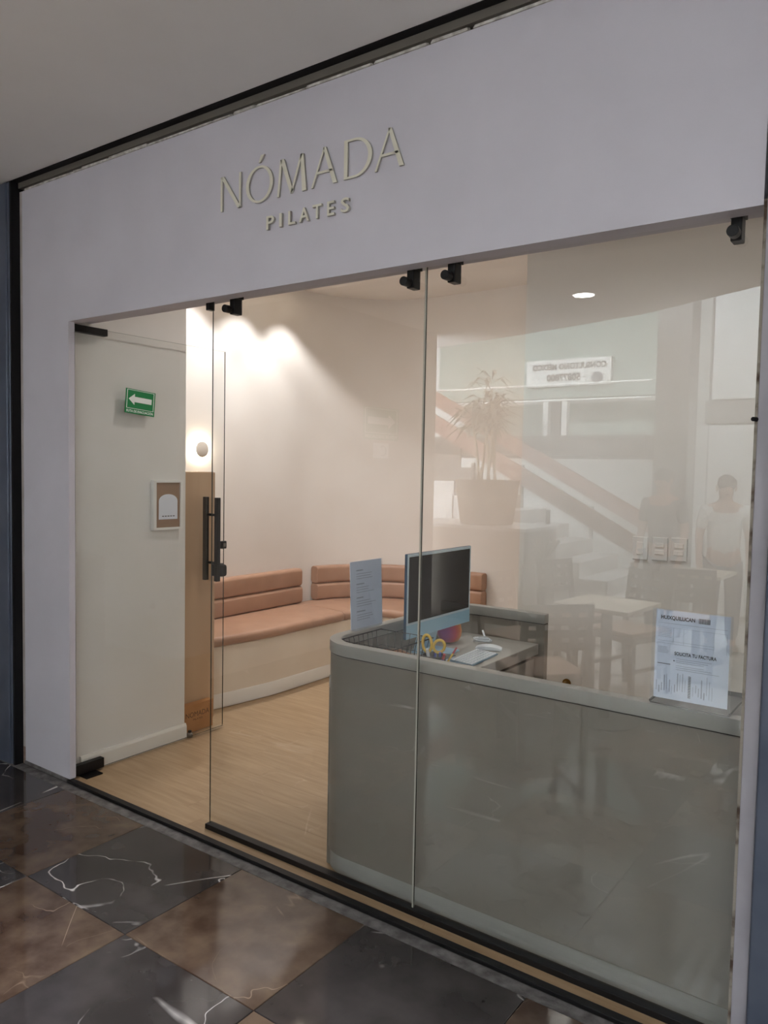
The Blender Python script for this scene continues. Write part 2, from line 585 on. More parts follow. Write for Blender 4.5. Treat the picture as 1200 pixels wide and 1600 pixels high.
# ---- steel frame posts left and right of the shopfront
me = MB().box(-0.30, -0.05, -0.055, 0.05, 0.0, 2.945)
me.box(-0.05, -0.03, -0.048, 0.05, 0.0, 2.945)
lp = struct(me.build('trim_5', 'blue_grey_steel', bevel=0.006, seg=3, smooth=True))
struct(MB().box(-0.029, -0.014, -0.046, 0.03, 0.0, 2.945).build('trim_6', 'black_matte'))
struct(MB().box(-0.013, 0.006, -0.0012, 0.03, 0.09, 2.903).build('trim_7', 'plaster_edge'))
MB().box(-0.013, 0.006, -0.0015, 0.012, 0.0, 0.09).build('bare_patch', 'bare_brick', bpy.data.objects['trim_7'])
struct(MB().box(3.410, 3.447, -0.012, 0.17, 0.0, 2.946).build('trim_8', 'pale_jamb', bevel=0.002))
struct(MB().box(3.452, 3.75, -0.05, 0.12, 0.0, 2.946).build('trim_9', 'blue_grey_steel', bevel=0.006, seg=3, smooth=True))
struct(MB().box(3.447, 3.452, 0.0, 0.12, 0.0, 2.946).build('trim_13', 'black_matte'))
rp = bpy.data.objects['trim_8']
struct(MB().box(3.402, 3.410, -0.006, 0.09, 0.0, 2.24).build('trim_14', 'rusty_edge'))
MB().cyl((3.408, -0.008, 1.70), (3.402, -0.026, 1.70), 0.0055, 10).build('screw', 'black_matte', rp)

struct(MB().box(3.75, 6.3, 0.0, 0.12, 0.0, 2.96).build('wall_neighbour', 'facade_paint'))
struct(MB().box(-0.62, -0.30, 0.0, 0.06, 0.0, 2.96).build('wall_filler', 'side_wall_paint'))
# ---- shop: floor, walls, ceiling
sf = MB().box(-0.5, 3.45, 0.0, 3.4, -0.06, -0.006).build('floor_shop', 'joint_dark')
struct(sf)
random.seed(5)
pw, pl = 0.152, 1.22
plank_me = {}
row = 0
y = 0.026
while y < 3.36:
    x = -0.48 - random.uniform(0, pl)
    y1 = min(y + pw, 3.37)
    while x < 3.42:
        a, b = max(x, -0.47), min(x + pl, 3.40)
        if b - a > 0.03:
            k = (round(b - a, 3), round(y1 - y, 3))
            if k not in plank_me:
                plank_me[k] = MB().box(-(b - a) / 2 + 0.0004, (b - a) / 2 - 0.0004, -(y1 - y) / 2 + 0.0004, (y1 - y) / 2 - 0.0004, -0.006, 0.0).data('floor_plank', mats=('plank_wood',))
            o = link('floor_plank', plank_me[k], None)
            o.location = ((a + b) / 2, (y + y1) / 2, 0)
            o.parent = sf
        x += pl
    y += pw
    row += 1

struct(MB().box(-0.04, 0.33, 0.034, 0.765, 0.0, 2.98).build('wall_entry', 'shop_wall'))
struct(MB().prism([(0, 0), (0.016, 0), (0.016, 0.07), (0.010, 0.085), (0, 0.085)], lambda u, v, t: (0.331 + u, t, v), 0.10, 0.768).build('baseboard_entry', 'trim_white'))

def wall_path(u, y_start=0.6, x_end=1.86, n=14):
    """points at distance u in front of the curved shop wall"""
    out = [(-0.45 + u, y_start)]
    ys = y_start
    while ys < 2.45:
        ys += 0.1
        out.append((-0.45 + u, min(ys, 2.55)))
    R = 0.8 - u
    for k in range(n + 1):
        a = PI - (PI / 2) * k / n
        out.append((0.35 + R * math.cos(a), 2.55 + R * math.sin(a)))
    xs = 0.35
    while xs < x_end - 0.02:
        xs = min(xs + 0.1, x_end)
        out.append((xs, 3.35 - u))
    return out
me = MB().strip(wall_path(0.0), wall_path(-0.06), 0.0, 2.98)
struct(me.build('wall_back', 'shop_wall_warm', smooth=True))
struct(MB().box(1.85, 3.45, 1.90, 3.36, 0.0, 2.98).build('wall_counter', 'shop_wall'))
struct(MB().box(3.405, 3.45, 0.17, 1.90, 0.0, 2.98).build('wall_right', 'shop_wall'))
struct(MB().box(-0.55, 3.45, 0.16, 3.45, 2.98, 3.08).build('ceiling_shop', 'shop_wall_warm'))

# ---- door threshold, channels
struct(MB().box(0.385, 3.402, -0.006, 0.024, 0.0, 0.014).build('trim_10', 'black_metal', bevel=0.002))
struct(MB().box(1.285, 3.40, 0.082, 0.118, 0.0, 0.022).build('trim_11', 'black_metal', bevel=0.002))

# ---- fixed panes and glass door
def pane(name, x0, x1, y0, y1, z0, z1, mat, edge, axis):
    me = MB()
    me.box(x0, x1, y0, y1, z0, z1)
    o = me.build(name, (mat, edge))
    for p in o.data.polygons:
        p.material_index = 0 if abs(p.normal[axis]) > 0.9 else 1
    return o
w1 = struct(pane('window_1', 1.297, 2.346, 0.097, 0.103, 0.006, 2.246, 'pane_glass', 'glass_edge', 1))
w2 = struct(pane('window_2', 2.352, 3.40, 0.097, 0.103, 0.006, 2.246, 'pane_glass', 'glass_edge', 1))
MB().box(2.3462, 2.3518, 0.0955, 0.1045, 0.02, 2.245).build('silicone_joint', 'glass_edge_pale', w1)

def clamp(x, parent):
    c = MB().box(x - 0.014, x + 0.014, 0.078, 0.122, 2.172, 2.235).build('glass_clamp', 'black_metal', parent, bevel=0.003)
    me = MB().cyl((x, 0.079, 2.188), (x, 0.066, 2.188), 0.009, 14)
    me.cyl((x, 0.066, 2.188), (x, 0.036, 2.188), 0.0155, 18)
    me.build('standoff_knob', 'black_metal', c, bevel=0.002)
    MB().box(x - 0.018, x + 0.018, 0.074, 0.126, 2.235, 2.25).build('fixing_plate', 'black_metal', c)
clamp(1.432, w1)
clamp(2.297, w1)
clamp(2.458, w2)
clamp(3.322, w2)
struct(MB().box(1.268, 1.290, 0.085, 0.115, 2.205, 2.249).build('trim_12', 'black_metal', bevel=0.002))

d1 = struct(pane('door_1', 0.363, 0.371, 0.055, 1.02, 0.012, 2.222, 'door_glass', 'glass_edge', 0))
me = MB().box(0.350, 0.384, 0.045, 0.228, 2.192, 2.226)
me.build('top_patch_fitting', 'black_metal', d1, bevel=0.002)
me = MB().box(0.350, 0.384, 0.045, 0.205, 0.012, 0.062)
me.build('bottom_patch_fitting', 'black_metal', d1, bevel=0.002)
MB().box(0.345, 0.43, 0.075, 0.165, 0.0, 0.006).build('pivot_plate', 'black_metal', d1)
MB().box(0.358, 0.377, 0.76, 1.02, 0.002, 0.020).build('door_sweep', 'acrylic', d1)
for sx, z1 in ((-1, 1.378), (1, 1.376)):
    hx = 0.367 + sx * 0.036 * (1.8 if sx < 0 else 0.95)
    h = MB().box(hx - 0.013, hx + 0.013, 0.927, 0.953, 0.890, z1).build('pull_bar', 'black_metal', d1, bevel=0.002)
    for zz in (1.275, 0.995):
        MB().cyl((0.367 + sx * 0.005, 0.94, zz), (hx, 0.94, zz), 0.008, 12).build('standoff', 'black_metal', h)
lk = MB().box(0.378, 0.42, 0.955, 1.005, 0.915, 0.985).build('lock_housing', 'black_matte', d1, bevel=0.015, seg=4, smooth=True)
MB().box(0.34, 0.362, 0.95, 1.03, 0.915, 0.985).build('lock_plate', 'black_matte', lk, bevel=0.006)
lk2 = MB().box(0.372, 0.392, 0.985, 1.022, 1.075, 1.12).build('latch_case', 'black_matte', d1, bevel=0.004)
MB().box(0.392, 0.394, 0.995, 1.012, 1.087, 1.108).build('latch_plate', 'grey_metal', lk2)

# ================================================================== SHOP SIGN
sg = thing('shop_sign', 'raised metallic lettering reading NÓMADA PILATES on the white header', 'sign', (1.89, 0, 2.43))
ZB, CH = 2.547, 0.131
def letter(polys, x0, w, name='letter', rings=()):
    me = MB()
    mf = lambda u, v, t: (x0 + u * w, t, ZB + v * CH)
    for p in polys:
        me.prism(p, mf, -0.010, -0.003)
    for outer, inner in rings:
        n = len(outer)
        vs = []
        for t in (-0.010, -0.003):
            vs += [mf(u, v, t) for u, v in outer] + [mf(u, v, t) for u, v in inner]
        fs = []
        for k in range(n):
            l = (k + 1) % n
            fs += [(k, l, n + l, n + k), (2 * n + k, 3 * n + k, 3 * n + l, 2 * n + l), (k, 2 * n + k, 2 * n + l, l), (n + k, n + l, 3 * n + l, 3 * n + k)]
        me.add(vs, fs)
    o = me.build(name, ('sign_metal', 'sign_metal_side'), sg)
    for p in o.data.polygons:
        p.material_index = 0 if p.normal.y < -0.5 else 1
    return o
A_l = [[(0.0, 0), (0.07, 0), (0.53, 1.0), (0.47, 1.0)], [(0.44, 1.0), (0.56, 1.0), (1.0, 0), (0.84, 0)], [(0.2, 0.33), (0.22, 0.39), (0.8, 0.39), (0.82, 0.33)]]
letter([[(0, 0), (0.09, 0), (0.09, 1), (0, 1)], [(0, 1), (0.16, 1), (1.0, 0.0), (0.84, 0.0)], [(0.91, 0), (1.0, 0), (1.0, 1), (0.91, 1)]], 1.458, 0.112)
def ell(cx, cy, rx, ry, n=36):
    return [(cx + rx * math.cos(2 * PI * k / n), cy + ry * math.sin(2 * PI * k / n)) for k in range(n)]
letter([[(0.47, 1.10), (0.53, 1.10), (0.68, 1.30), (0.55, 1.30)]], 1.597, 0.141, rings=[(ell(0.5, 0.5, 0.5, 0.515), ell(0.5, 0.5, 0.385, 0.455))])
letter([[(0.02, 0), (0.09, 0), (0.18, 1), (0.11, 1)], [(0.11, 1), (0.24, 1), (0.56, 0.08), (0.47, 0.02)], [(0.47, 0.02), (0.53, 0.02), (0.86, 1), (0.79, 1)], [(0.79, 1), (0.89, 1), (1.0, 0), (0.86, 0)]], 1.757, 0.145)
letter(A_l, 1.925, 0.118)
dn = 22
Do = [(0, 0), (0.38, 0)] + [(0.38 + 0.62 * math.sin(PI * k / dn), 0.5 - 0.5 * math.cos(PI * k / dn)) for k in range(1, dn)] + [(0.38, 1), (0, 1)]
Di = [(0.13, 0.055), (0.36, 0.055)] + [(0.36 + 0.50 * math.sin(PI * k / dn), 0.5 - 0.445 * math.cos(PI * k / dn)) for k in range(1, dn)] + [(0.36, 0.945), (0.13, 0.945)]
letter([], 2.073, 0.12, rings=[(Do, Di)])
letter(A_l, 2.205, 0.118)
for ch, xa, wd_ in zip('PILATES', (1.709, 1.774, 1.819, 1.872, 1.935, 2.003, 2.064), (0.039, 0.013, 0.034, 0.046, 0.042, 0.032, 0.037)):
    o = place_text('letter', ch, 0.06, 'sign_metal', (xa, -0.008, 2.437), (1, 0, 0), (0, 0, 1), sg, width=wd_, height=0.049, extrude=0.005, offset=0.0008)
    o.data.materials.append(MATS['sign_metal_side'])
    for p in o.data.polygons:
        p.material_index = 0 if p.normal.y < -0.5 else 1

# ================================================================== ENTRANCE THINGS
# green evacuation sign on the door glass (tilted a little)
def sign_plane(origin, ux, uy):
    ux, uy, o = Vector(ux).normalized(), Vector(uy).normalized(), Vector(origin)
    nn = ux.cross(uy)
    return lambda u, v, t: o + ux * u + uy * v + nn * t
def evac_sign(origin, ux, uy, w, h, label, parentless_name='evacuation_sign'):
    mf = sign_plane(origin, ux, uy)
    root = thing(parentless_name, label, 'sign', tuple(origin))
    R = lambda x0, x1, y0, y1: [(x0 * w, y0 * h), (x1 * w, y0 * h), (x1 * w, y1 * h), (x0 * w, y1 * h)]
    MB().prism(R(0, 1, 0, 1), mf, 0.0, 0.002).build('backing', 'sign_green', root)
    b = MB()
    for r in (R(0.04, 0.06, 0.20, 0.97), R(0.94, 0.96, 0.20, 0.97), R(0.06, 0.94, 0.95, 0.97), R(0.06, 0.94, 0.20, 0.22)):
        b.prism(r, mf, 0.002, 0.0026)
    b.build('border', 'sign_white', root)
    ar = [(0.10, 0.59), (0.30, 0.82), (0.30, 0.70), (0.88, 0.70), (0.88, 0.48), (0.30, 0.48), (0.30, 0.36)]
    MB().prism([(u * w, v * h) for u, v in ar], mf, 0.002, 0.0028).build('arrow', 'sign_white', root)
    uxn, uyn = Vector(ux).normalized(), Vector(uy).normalized()
    place_text('lettering', 'RUTA DE EVACUACIÓN', 0.02, 'sign_white', mf(0.05 * w, 0.05 * h, 0.0024), uxn, uyn, root, width=0.9 * w, height=0.13 * h, extrude=0.0003, offset=0.0004)
    return root
t4 = math.radians(4.2)
evac_sign((0.3735, 0.332, 1.825), (0, math.cos(t4), -math.sin(t4)), (0, math.sin(t4), math.cos(t4)), 0.183, 0.126, 'green evacuation route sign with white arrow on the open glass door')

# framed card on entry wall (code left blank)
fr = thing('card_frame', 'white box frame with arched white card on the entry wall', 'frame', (0.331, 0.627, 1.2))
me = MB()
me.box(0.331, 0.358, 0.528, 0.546, 1.205, 1.476).box(0.331, 0.358, 0.708, 0.726, 1.205, 1.476).box(0.331, 0.358, 0.546, 0.708, 1.205, 1.218).box(0.331, 0.358, 0.546, 0.708, 1.463, 1.476)
me.build('frame', 'frame_white', fr)
MB().box(0.331, 0.350, 0.546, 0.708, 1.218, 1.463).build('mat_board', 'mat_brown', fr)
arch = [(0.566, 1.262), (0.692, 1.262), (0.692, 1.362)] + [(0.629 + 0.063 * math.cos(a), 1.362 + 0.038 * math.sin(a)) for a in [PI * k / 12 for k in range(1, 12)]] + [(0.566, 1.362)]
card = MB().prism(arch, lambda u, v, t: (t, u, v), 0.350, 0.3512).build('arched_card', 'paper_white', fr)
me = MB()
for k in range(5):
    me.box(0.3512, 0.3518, 0.588 + 0.018 * k, 0.600 + 0.018 * k, 1.277, 1.282)
me.build('caption_print', 'print_dark', card)
# tan cabinet + carton
cb_ = thing('locker_cabinet', 'tall tan laminate cabinet between entry wall and banquette', 'cabinet', (0.0, 0.93, 0))
MB().box(-0.44, 0.235, 0.775, 1.06, 0.0, 1.523).build('body', 'tan_laminate', cb_, bevel=0.002)
MB().box(0.236, 0.252, 0.780, 1.055, 0.035, 1.520).build('door', 'tan_laminate', cb_, bevel=0.0015)
cx = thing('carton', 'small brown carton printed NOMADA on floor against tan cabinet', 'box', (0.28, 0.89, 0))
MB().box(0.255, 0.300, 0.772, 1.005, 0.002, 0.165).build('body', 'cardboard', cx, bevel=0.002)
MB().box(0.300, 0.3015, 0.772, 1.005, 0.150, 0.165).build('flap', 'cardboard', cx)
place_text('lettering', 'NOMADA', 0.03, 'print_brown', (0.3006, 0.80, 0.09), (0, 1, 0), (0, 0, 1), cx, width=0.175, height=0.03, extrude=0.0003)
place_text('lettering', 'PILATES', 0.02, 'print_brown', (0.3006, 0.855, 0.068), (0, 1, 0), (0, 0, 1), cx, width=0.07, height=0.011, extrude=0.0003)
ds = thing('door_stop', 'small grey round door stop on floor at the entry wall end', 'door stop', (0.345, 0.79, 0))
MB().lathe([(0.012, 0), (0.018, 0.004), (0.018, 0.02), (0.012, 0.026)], (0.348, 0.789, 0.001), 16).build('base', 'grey_metal', ds, smooth=True)
MB().lathe([(0.008, 0), (0.011, 0.003), (0.011, 0.009), (0.007, 0.012)], (0.348, 0.789, 0.027), 16).build('rubber_cap', 'black_matte', ds, smooth=True)

# ================================================================== BANQUETTE
def arc_points(s0, s1, step=0.06):
    """(point, inward normal) along the curved wall by arclength s; s=0 at y=1.07"""
    L1 = 2.55 - 1.07
    L2 = 0.8 * PI / 2
    out = []
    n = max(2, int((s1 - s0) / step))
    for k in range(n + 1):
        s = s0 + (s1 - s0) * k / n
        if s < L1:
            out.append((s, (-0.45, 1.07 + s), (1, 0)))
        elif s < L1 + L2:
            a = PI - (s - L1) / 0.8
            out.append((s, (0.35 + 0.8 * math.cos(a), 2.55 + 0.8 * math.sin(a)), (-math.cos(a), -math.sin(a))))
        else:
            out.append((s, (0.35 + s - L1 - L2, 3.35), (0, -1)))
    return out
def sweep(prof, s0, s1, wf=None, soft=0.0):
    """prof [(u,z)] closed; wf(s) scales u; soft rounds off the two ends"""
    ap = arc_points(s0, s1)
    cu = sum(p[0] for p in prof) / len(prof)
    cz = sum(p[1] for p in prof) / len(prof)
    rings = []
    if soft:
        for d, k in ((0.0, 0.93), (soft * 0.35, 0.975)):
            rings.append((s0 + d, k))
        for s, _, _ in ap:
            if s0 + soft < s < s1 - soft:
                rings.append((s, 1.0))
        rings.insert(2, (s0 + soft, 1.0))
        rings.append((s1 - soft, 1.0))
        for d, k in ((soft * 0.35, 0.975), (0.0, 0.93)):
            rings.append((s1 - d, k))
    else:
        rings = [(s, 1.0) for s, _, _ in ap]
    vs, fs = [], []
    m = len(prof)
    for s, k in rings:
        _, p, nn = arc_points(s, s + 1e-6)[0]
        w = wf(s) if wf else 1.0
        for u, z in prof:
            uu = (cu + (u - cu) * k) * w
            zz = cz + (z - cz) * k
            vs.append((p[0] + nn[0] * uu, p[1] + nn[1] * uu, zz))
    for i in range(len(rings) - 1):
        for k in range(m):
            l = (k + 1) % m
            fs.append((i * m + k, i * m + l, (i + 1) * m + l, (i + 1) * m + k))
    fs.append(tuple(range(m)))
    fs.append(tuple((len(rings) - 1) * m + k for k in range(m))[::-1])
    return MB().add(vs, fs)
def rrect(u0, u1, z0, z1, r, n=4, crown=0.0):
    out = []
    for cx_, cz_, a0 in ((u1 - r, z0 + r, -PI / 2), (u1 - r, z1 - r, 0), (u0 + r, z1 - r, PI / 2), (u0 + r, z0 + r, PI)):
        for k in range(n + 1):
            a = a0 + (PI / 2) * k / n
            out.append((cx_ + r * math.cos(a), cz_ + r * math.sin(a)))
        if crown and a0 == 0:
            for t in (0.25, 0.5, 0.75):
                out.append((u1 - r + (u0 - u1 + 2 * r) * t, z1 + crown * math.sin(PI * t)))
    return out
L_END = (2.55 - 1.07) + 0.8 * PI / 2 + 0.53
wfun = lambda s: 0.80 + 0.20 * min(1.0, max(0.0, s / 0.62)) ** 0.55
bq = thing('banquette', 'curved built-in banquette with tan leather cushions on a cream plinth', 'bench', (0.0, 1.8, 0))
pb = sweep([(0.012, 0.0), (0.585, 0.0), (0.585, 0.40), (0.012, 0.40)], 0.0, L_END, wfun).build('plinth', 'plinth_plaster', bq, smooth=True)
sweep([(0.50, 0.006), (0.595, 0.006), (0.595, 0.085), (0.590, 0.095), (0.50, 0.095)], 0.0, L_END, wfun).build('baseboard', 'trim_white', pb, smooth=True)
S_SEAM = 2.40 - 1.07
seatp = rrect(0.02, 0.612, 0.402, 0.468, 0.030, 5, 0.012)
sweep(seatp, 0.004, S_SEAM + 0.05, wfun, 0.035).build('seat_cushion', 'leather', bq, smooth=True)
sweep(seatp, S_SEAM + 0.056, L_END, wfun, 0.035).build('seat_cushion', 'leather', bq, smooth=True)
for s0, s1 in ((0.03, 2.525 - 1.07), (2.545 - 1.07 + 0.17, L_END - 0.0)):
    for z0, z1, u1 in ((0.472, 0.607, 0.105), (0.6085, 0.750, 0.100)):
        sweep(rrect(0.008, u1, z0, z1, 0.026, 5), s0, s1, None, 0.010).build('back_roll', 'leather', bq, smooth=True)
    sweep([(0.008, 0.47), (0.060, 0.47), (0.060, 0.735), (0.008, 0.735)], s0 + 0.012, s1 - 0.012).build('back_board', 'leather', bq)

# ================================================================== RECEPTION DESK
def desk_line(off):
    """outer contour of the desk moved inwards by off"""
    R1, R2 = 0.17, 0.10
    x0, y0, y1, xe = 1.835, 0.132, 1.272, 2.315
    pts = [(3.388, y0 + off)]
    for k in range(15):
        a = -PI / 2 - (PI / 2) * k / 14
        pts.append((x0 + R1 + (R1 - off) * math.cos(a), y0 + R1 + (R1 - off) * math.sin(a)))
    for k in range(9):
        a = PI - (PI / 2) * k / 8
        pts.append((x0 + R2 + (R2 - off) * math.cos(a), y1 - R2 + (R2 - off) * math.sin(a)))
    pts.append((xe, y1 - off))
    return pts
dk = thing('reception_desk', 'grey cement reception desk with rounded front corner behind the glass', 'desk', (2.4, 0.6, 0))
MB().strip(desk_line(0.004), desk_line(0.042), 0.075, 0.846).build('panel', 'desk_cement', dk, smooth=True)
MB().strip(desk_line(0.0), desk_line(0.046), 0.850, 0.895).build('cap', 'desk_cap', dk, bevel=0.003, smooth=True)
MB().strip(desk_line(0.006), desk_line(0.040), 0.846, 0.850).build('shadow_joint', 'joint_dark', dk)
MB().strip(desk_line(0.012), desk_line(0.040), 0.0, 0.075).build('toe_kick', 'desk_cap', dk, smooth=True)
MB().box(1.884, 2.29, 0.180, 1.224, 0.705, 0.755).build('worktop', 'desk_cap', dk, bevel=0.003)
dp = MB().box(1.90, 2.255, 0.68, 1.222, 0.03, 0.700).build('drawer_unit', 'desk_cement', dk)
for z0, z1 in ((0.47, 0.685), (0.24, 0.46), (0.035, 0.23)):
    MB().box(2.256, 2.276, 0.685, 1.21, z0, z1).build('drawer_front', 'desk_cap', dp, bevel=0.003)
MB().box(1.884, 2.25, 0.182, 0.222, 0.0, 0.704).build('support', 'desk_cement', dk)

# ---- things on the desk
ms = thing('menu_stand', 'tall white price list in clear acrylic stand on left desk ledge', 'sign stand', (1.856, 0.46, 0.896))
lean = 0.012
MB().hexa([(1.850, 0.356, 0.897), (1.853, 0.356, 0.897), (1.853, 0.572, 0.897), (1.850, 0.572, 0.897),
           (1.850 - lean, 0.356, 1.175), (1.853 - lean, 0.356, 1.175), (1.853 - lean, 0.572, 1.175), (1.850 - lean, 0.572, 1.175)]).build('sheet', 'paper_white', ms)
me = MB().hexa([(1.8545, 0.352, 0.897), (1.8565, 0.352, 0.897), (1.8565, 0.576, 0.897), (1.8545, 0.576, 0.897),
           (1.8545 - lean, 0.352, 1.178), (1.8565 - lean, 0.352, 1.178), (1.8565 - lean, 0.576, 1.178), (1.8545 - lean, 0.576, 1.178)])
me.build('acrylic_front', 'acrylic', ms)
MB().box(1.838, 1.877, 0.352, 0.576, 0.8955, 0.897).build('foot', 'acrylic', ms)
me = MB()
random.seed(3)
zz = 1.135
k = 0
while zz > 0.93:
    sx = 1.8533 - lean * (zz - 0.897) / 0.278
    if k % 4 == 0:
        me.box(sx, sx + 0.0006, 0.395, 0.395 + random.uniform(0.04, 0.06), zz, zz + 0.005)
        zz -= 0.013
    else:
        me.box(sx, sx + 0.0006, 0.395, 0.395 + random.uniform(0.08, 0.13), zz, zz + 0.0022)
        zz -= 0.010 if k % 4 != 3 else 0.024
    k += 1
me.build('printed_lines', 'print_pale', ms)

bk = thing('wire_basket', 'black wire basket on the desk in front of the monitor', 'basket', (2.04, 0.4, 0.757))
bx0, bx1, by0, by1, bz0, bz1 = 1.905, 2.165, 0.212, 0.49, 0.762, 0.888
T = 0.022
def ring_at(t, z):
    return [(bx0 + t, by0 + t, z), (bx1 - t, by0 + t, z), (bx1 - t, by1 - t, z), (bx0 + t, by1 - t, z)]
me = MB()
me.tube(ring_at(0, bz1) , 0.0026, 6, closed=True)
me.build('rim', 'black_metal', bk)
MB().tube(ring_at(T * 0.55, (bz0 + bz1) / 2), 0.0014, 6, closed=True).build('hoop', 'black_metal', bk)
MB().tube(ring_at(T, bz0), 0.0022, 6, closed=True).build('bottom_ring', 'black_metal', bk)
def wire(a, b):
    MB().tube([a, b], 0.0012, 5).build('wire', 'black_metal', bk)
for k in range(1, 9):
    f = k / 9
    for xx, tt in ((bx0, T), (bx1, -T)):
        wire((xx, by0 + (by1 - by0) * f, bz1), (xx + tt, by0 + T + (by1 - by0 - 2 * T) * f, bz0))
    wire((bx0 + T, by0 + T + (by1 - by0 - 2 * T) * f, bz0), (bx1 - T, by0 + T + (by1 - by0 - 2 * T) * f, bz0))
for k in range(1, 7):
    f = k / 7
    for yy, tt in ((by0, T), (by1, -T)):
        wire((bx0 + (bx1 - bx0) * f, yy, bz1), (bx0 + T + (bx1 - bx0 - 2 * T) * f, yy + tt, bz0))
# brown pouch lying in the basket
random.seed(21)
def blob(c, r, seed, n=10, m=16):
    rr = random.Random(seed)
    vs, fs = [], []
    for i in range(1, n):
        th = PI * i / n
        for k in range(m):
            ph = 2 * PI * k / m
            q = 1 + 0.10 * math.sin(3 * ph + seed) * math.sin(th) + rr.uniform(-0.03, 0.03)
            vs.append((c[0] + r[0] * q * math.sin(th) * math.cos(ph), c[1] + r[1] * q * math.sin(th) * math.sin(ph), c[2] + r[2] * math.cos(th)))
    top, bot = len(vs), len(vs) + 1
    vs += [(c[0], c[1], c[2] + r[2]), (c[0], c[1], c[2] - r[2])]
    for i in range(n - 2):
        for k in range(m):
            fs.append((i * m + k, i * m + (k + 1) % m, (i + 1) * m + (k + 1) % m, (i + 1) * m + k))
    for k in range(m):
        fs.append((top, (k + 1) % m, k))
        fs.append((bot, (n - 2) * m + k, (n - 2) * m + (k + 1) % m))
    return MB().add(vs, fs)
po = thing('brown_pouch', 'crumpled brown kraft pouch lying inside the wire basket', 'pouch', (2.06, 0.36, 0.766))
blob((2.06, 0.345, 0.806), (0.080, 0.095, 0.040), 2).build('body', 'kraft_brown', po, smooth=True)
MB().tube([(2.00, 0.32, 0.822), (2.03, 0.34, 0.846), (2.08, 0.38, 0.846), (2.11, 0.42, 0.822)], 0.004, 6).build('cord', 'leather', po)

mo = thing('desktop_monitor', 'pale blue all-in-one computer with black screen on the desk', 'computer', (2.0, 0.76, 0.757))
my0, my1, mz0, mz1 = 0.497, 1.022, 0.857, 1.212
MB().box(2.014, 2.028, my0, my1, mz0, mz1).build('case', 'deep_blue', mo, bevel=0.003)
bz = MB().box(2.028, 2.0295, my0 + 0.001, my1 - 0.001, mz0 + 0.058, mz1 - 0.001).build('bezel', 'silver_blue', mo)
MB().box(2.0295, 2.0302, my0 + 0.012, my1 - 0.012, mz0 + 0.068, mz1 - 0.013).build('screen', 'screen_black', bz)
MB().box(2.028, 2.0298, my0 + 0.001, my1 - 0.001, mz0 + 0.001, mz0 + 0.058).build('chin', 'pale_blue', mo)
me = MB().hexa([(1.945, 0.68, 0.765), (1.953, 0.68, 0.765), (1.953, 0.84, 0.765), (1.945, 0.84, 0.765), (2.006, 0.68, 1.02), (2.014, 0.68, 1.02), (2.014, 0.84, 1.02), (2.006, 0.84, 1.02)])
me.build('stand', 'pale_blue', mo)
MB().box(1.935, 2.085, 0.68, 0.84, 0.757, 0.766).build('foot', 'pale_blue', mo, bevel=0.002)

kb = thing('keyboard', 'slim white keyboard lying on the worktop by the monitor', 'keyboard', (2.2, 0.77, 0.757))
ka = math.radians(3)
def K(u, v, z):      # u across (x), v along (y)
    return (2.148 + u * math.cos(ka) + v * -0.05, 0.655 + v - u * 0.10, z)
me = MB().hexa([K(0, 0, 0.757), K(0.112, 0, 0.757), K(0.112, 0.25, 0.757), K(0, 0.25, 0.757), K(0, 0, 0.765), K(0.112, 0, 0.762), K(0.112, 0.25, 0.762), K(0, 0.25, 0.765)])
me.build('base', 'key_gap_shade', kb)
for r in range(6):
    for c in range(13):
        u0, v0 = 0.005 + r * 0.0175, 0.005 + c * 0.0187
        MB().hexa([K(u0, v0, 0.761), K(u0 + 0.0135, v0, 0.761), K(u0 + 0.0135, v0 + 0.0155, 0.761), K(u0, v0 + 0.0155, 0.761),
                   K(u0, v0, 0.7672 - r * 0.0005), K(u0 + 0.0135, v0, 0.7668 - r * 0.0005), K(u0 + 0.0135, v0 + 0.0155, 0.7668 - r * 0.0005), K(u0, v0 + 0.0155, 0.7672 - r * 0.0005)]).build('key', 'key_white', kb)
mu = thing('computer_mouse', 'slim white mouse with curved back beside the keyboard', 'mouse', (2.165, 0.965, 0.757))
vs, fs = [], []
nu, nv = 9, 7
ca, sa = math.cos(0.38), math.sin(0.38)
for i in range(nu):
    for k in range(nv):
        a, b = -1 + 2 * i / (nu - 1), -1 + 2 * k / (nv - 1)
        w = 0.031 * (1 - 0.18 * a * a)
        px, py = a * 0.058, b * w
        h = 0.006 + 0.016 * max(0, 1 - a * a) ** 0.8 * (1 - 0.35 * b * b)
        vs.append((2.165 + px * ca - py * sa, 0.965 + px * sa + py * ca, 0.758 + h))
for i in range(nu):
    for k in range(nv):
        vs.append((vs[i * nv + k][0], vs[i * nv + k][1], 0.758))
q0 = nu * nv
for i in range(nu - 1):
    for k in range(nv - 1):
        fs.append((i * nv + k, i * nv + k + 1, (i + 1) * nv + k + 1, (i + 1) * nv + k))
        fs.append((q0 + i * nv + k, q0 + (i + 1) * nv + k, q0 + (i + 1) * nv + k + 1, q0 + i * nv + k + 1))
for i in range(nu - 1):
    fs += [(i * nv, (i + 1) * nv, q0 + (i + 1) * nv, q0 + i * nv), ((i + 1) * nv + nv - 1, i * nv + nv - 1, q0 + i * nv + nv - 1, q0 + (i + 1) * nv + nv - 1)]
for k in range(nv - 1):
    fs += [(k + 1, k, q0 + k, q0 + k + 1), ((nu - 1) * nv + k, (nu - 1) * nv + k + 1, q0 + (nu - 1) * nv + k + 1, q0 + (nu - 1) * nv + k)]
MB().add(vs, fs).build('shell', 'key_white', mu, smooth=True)

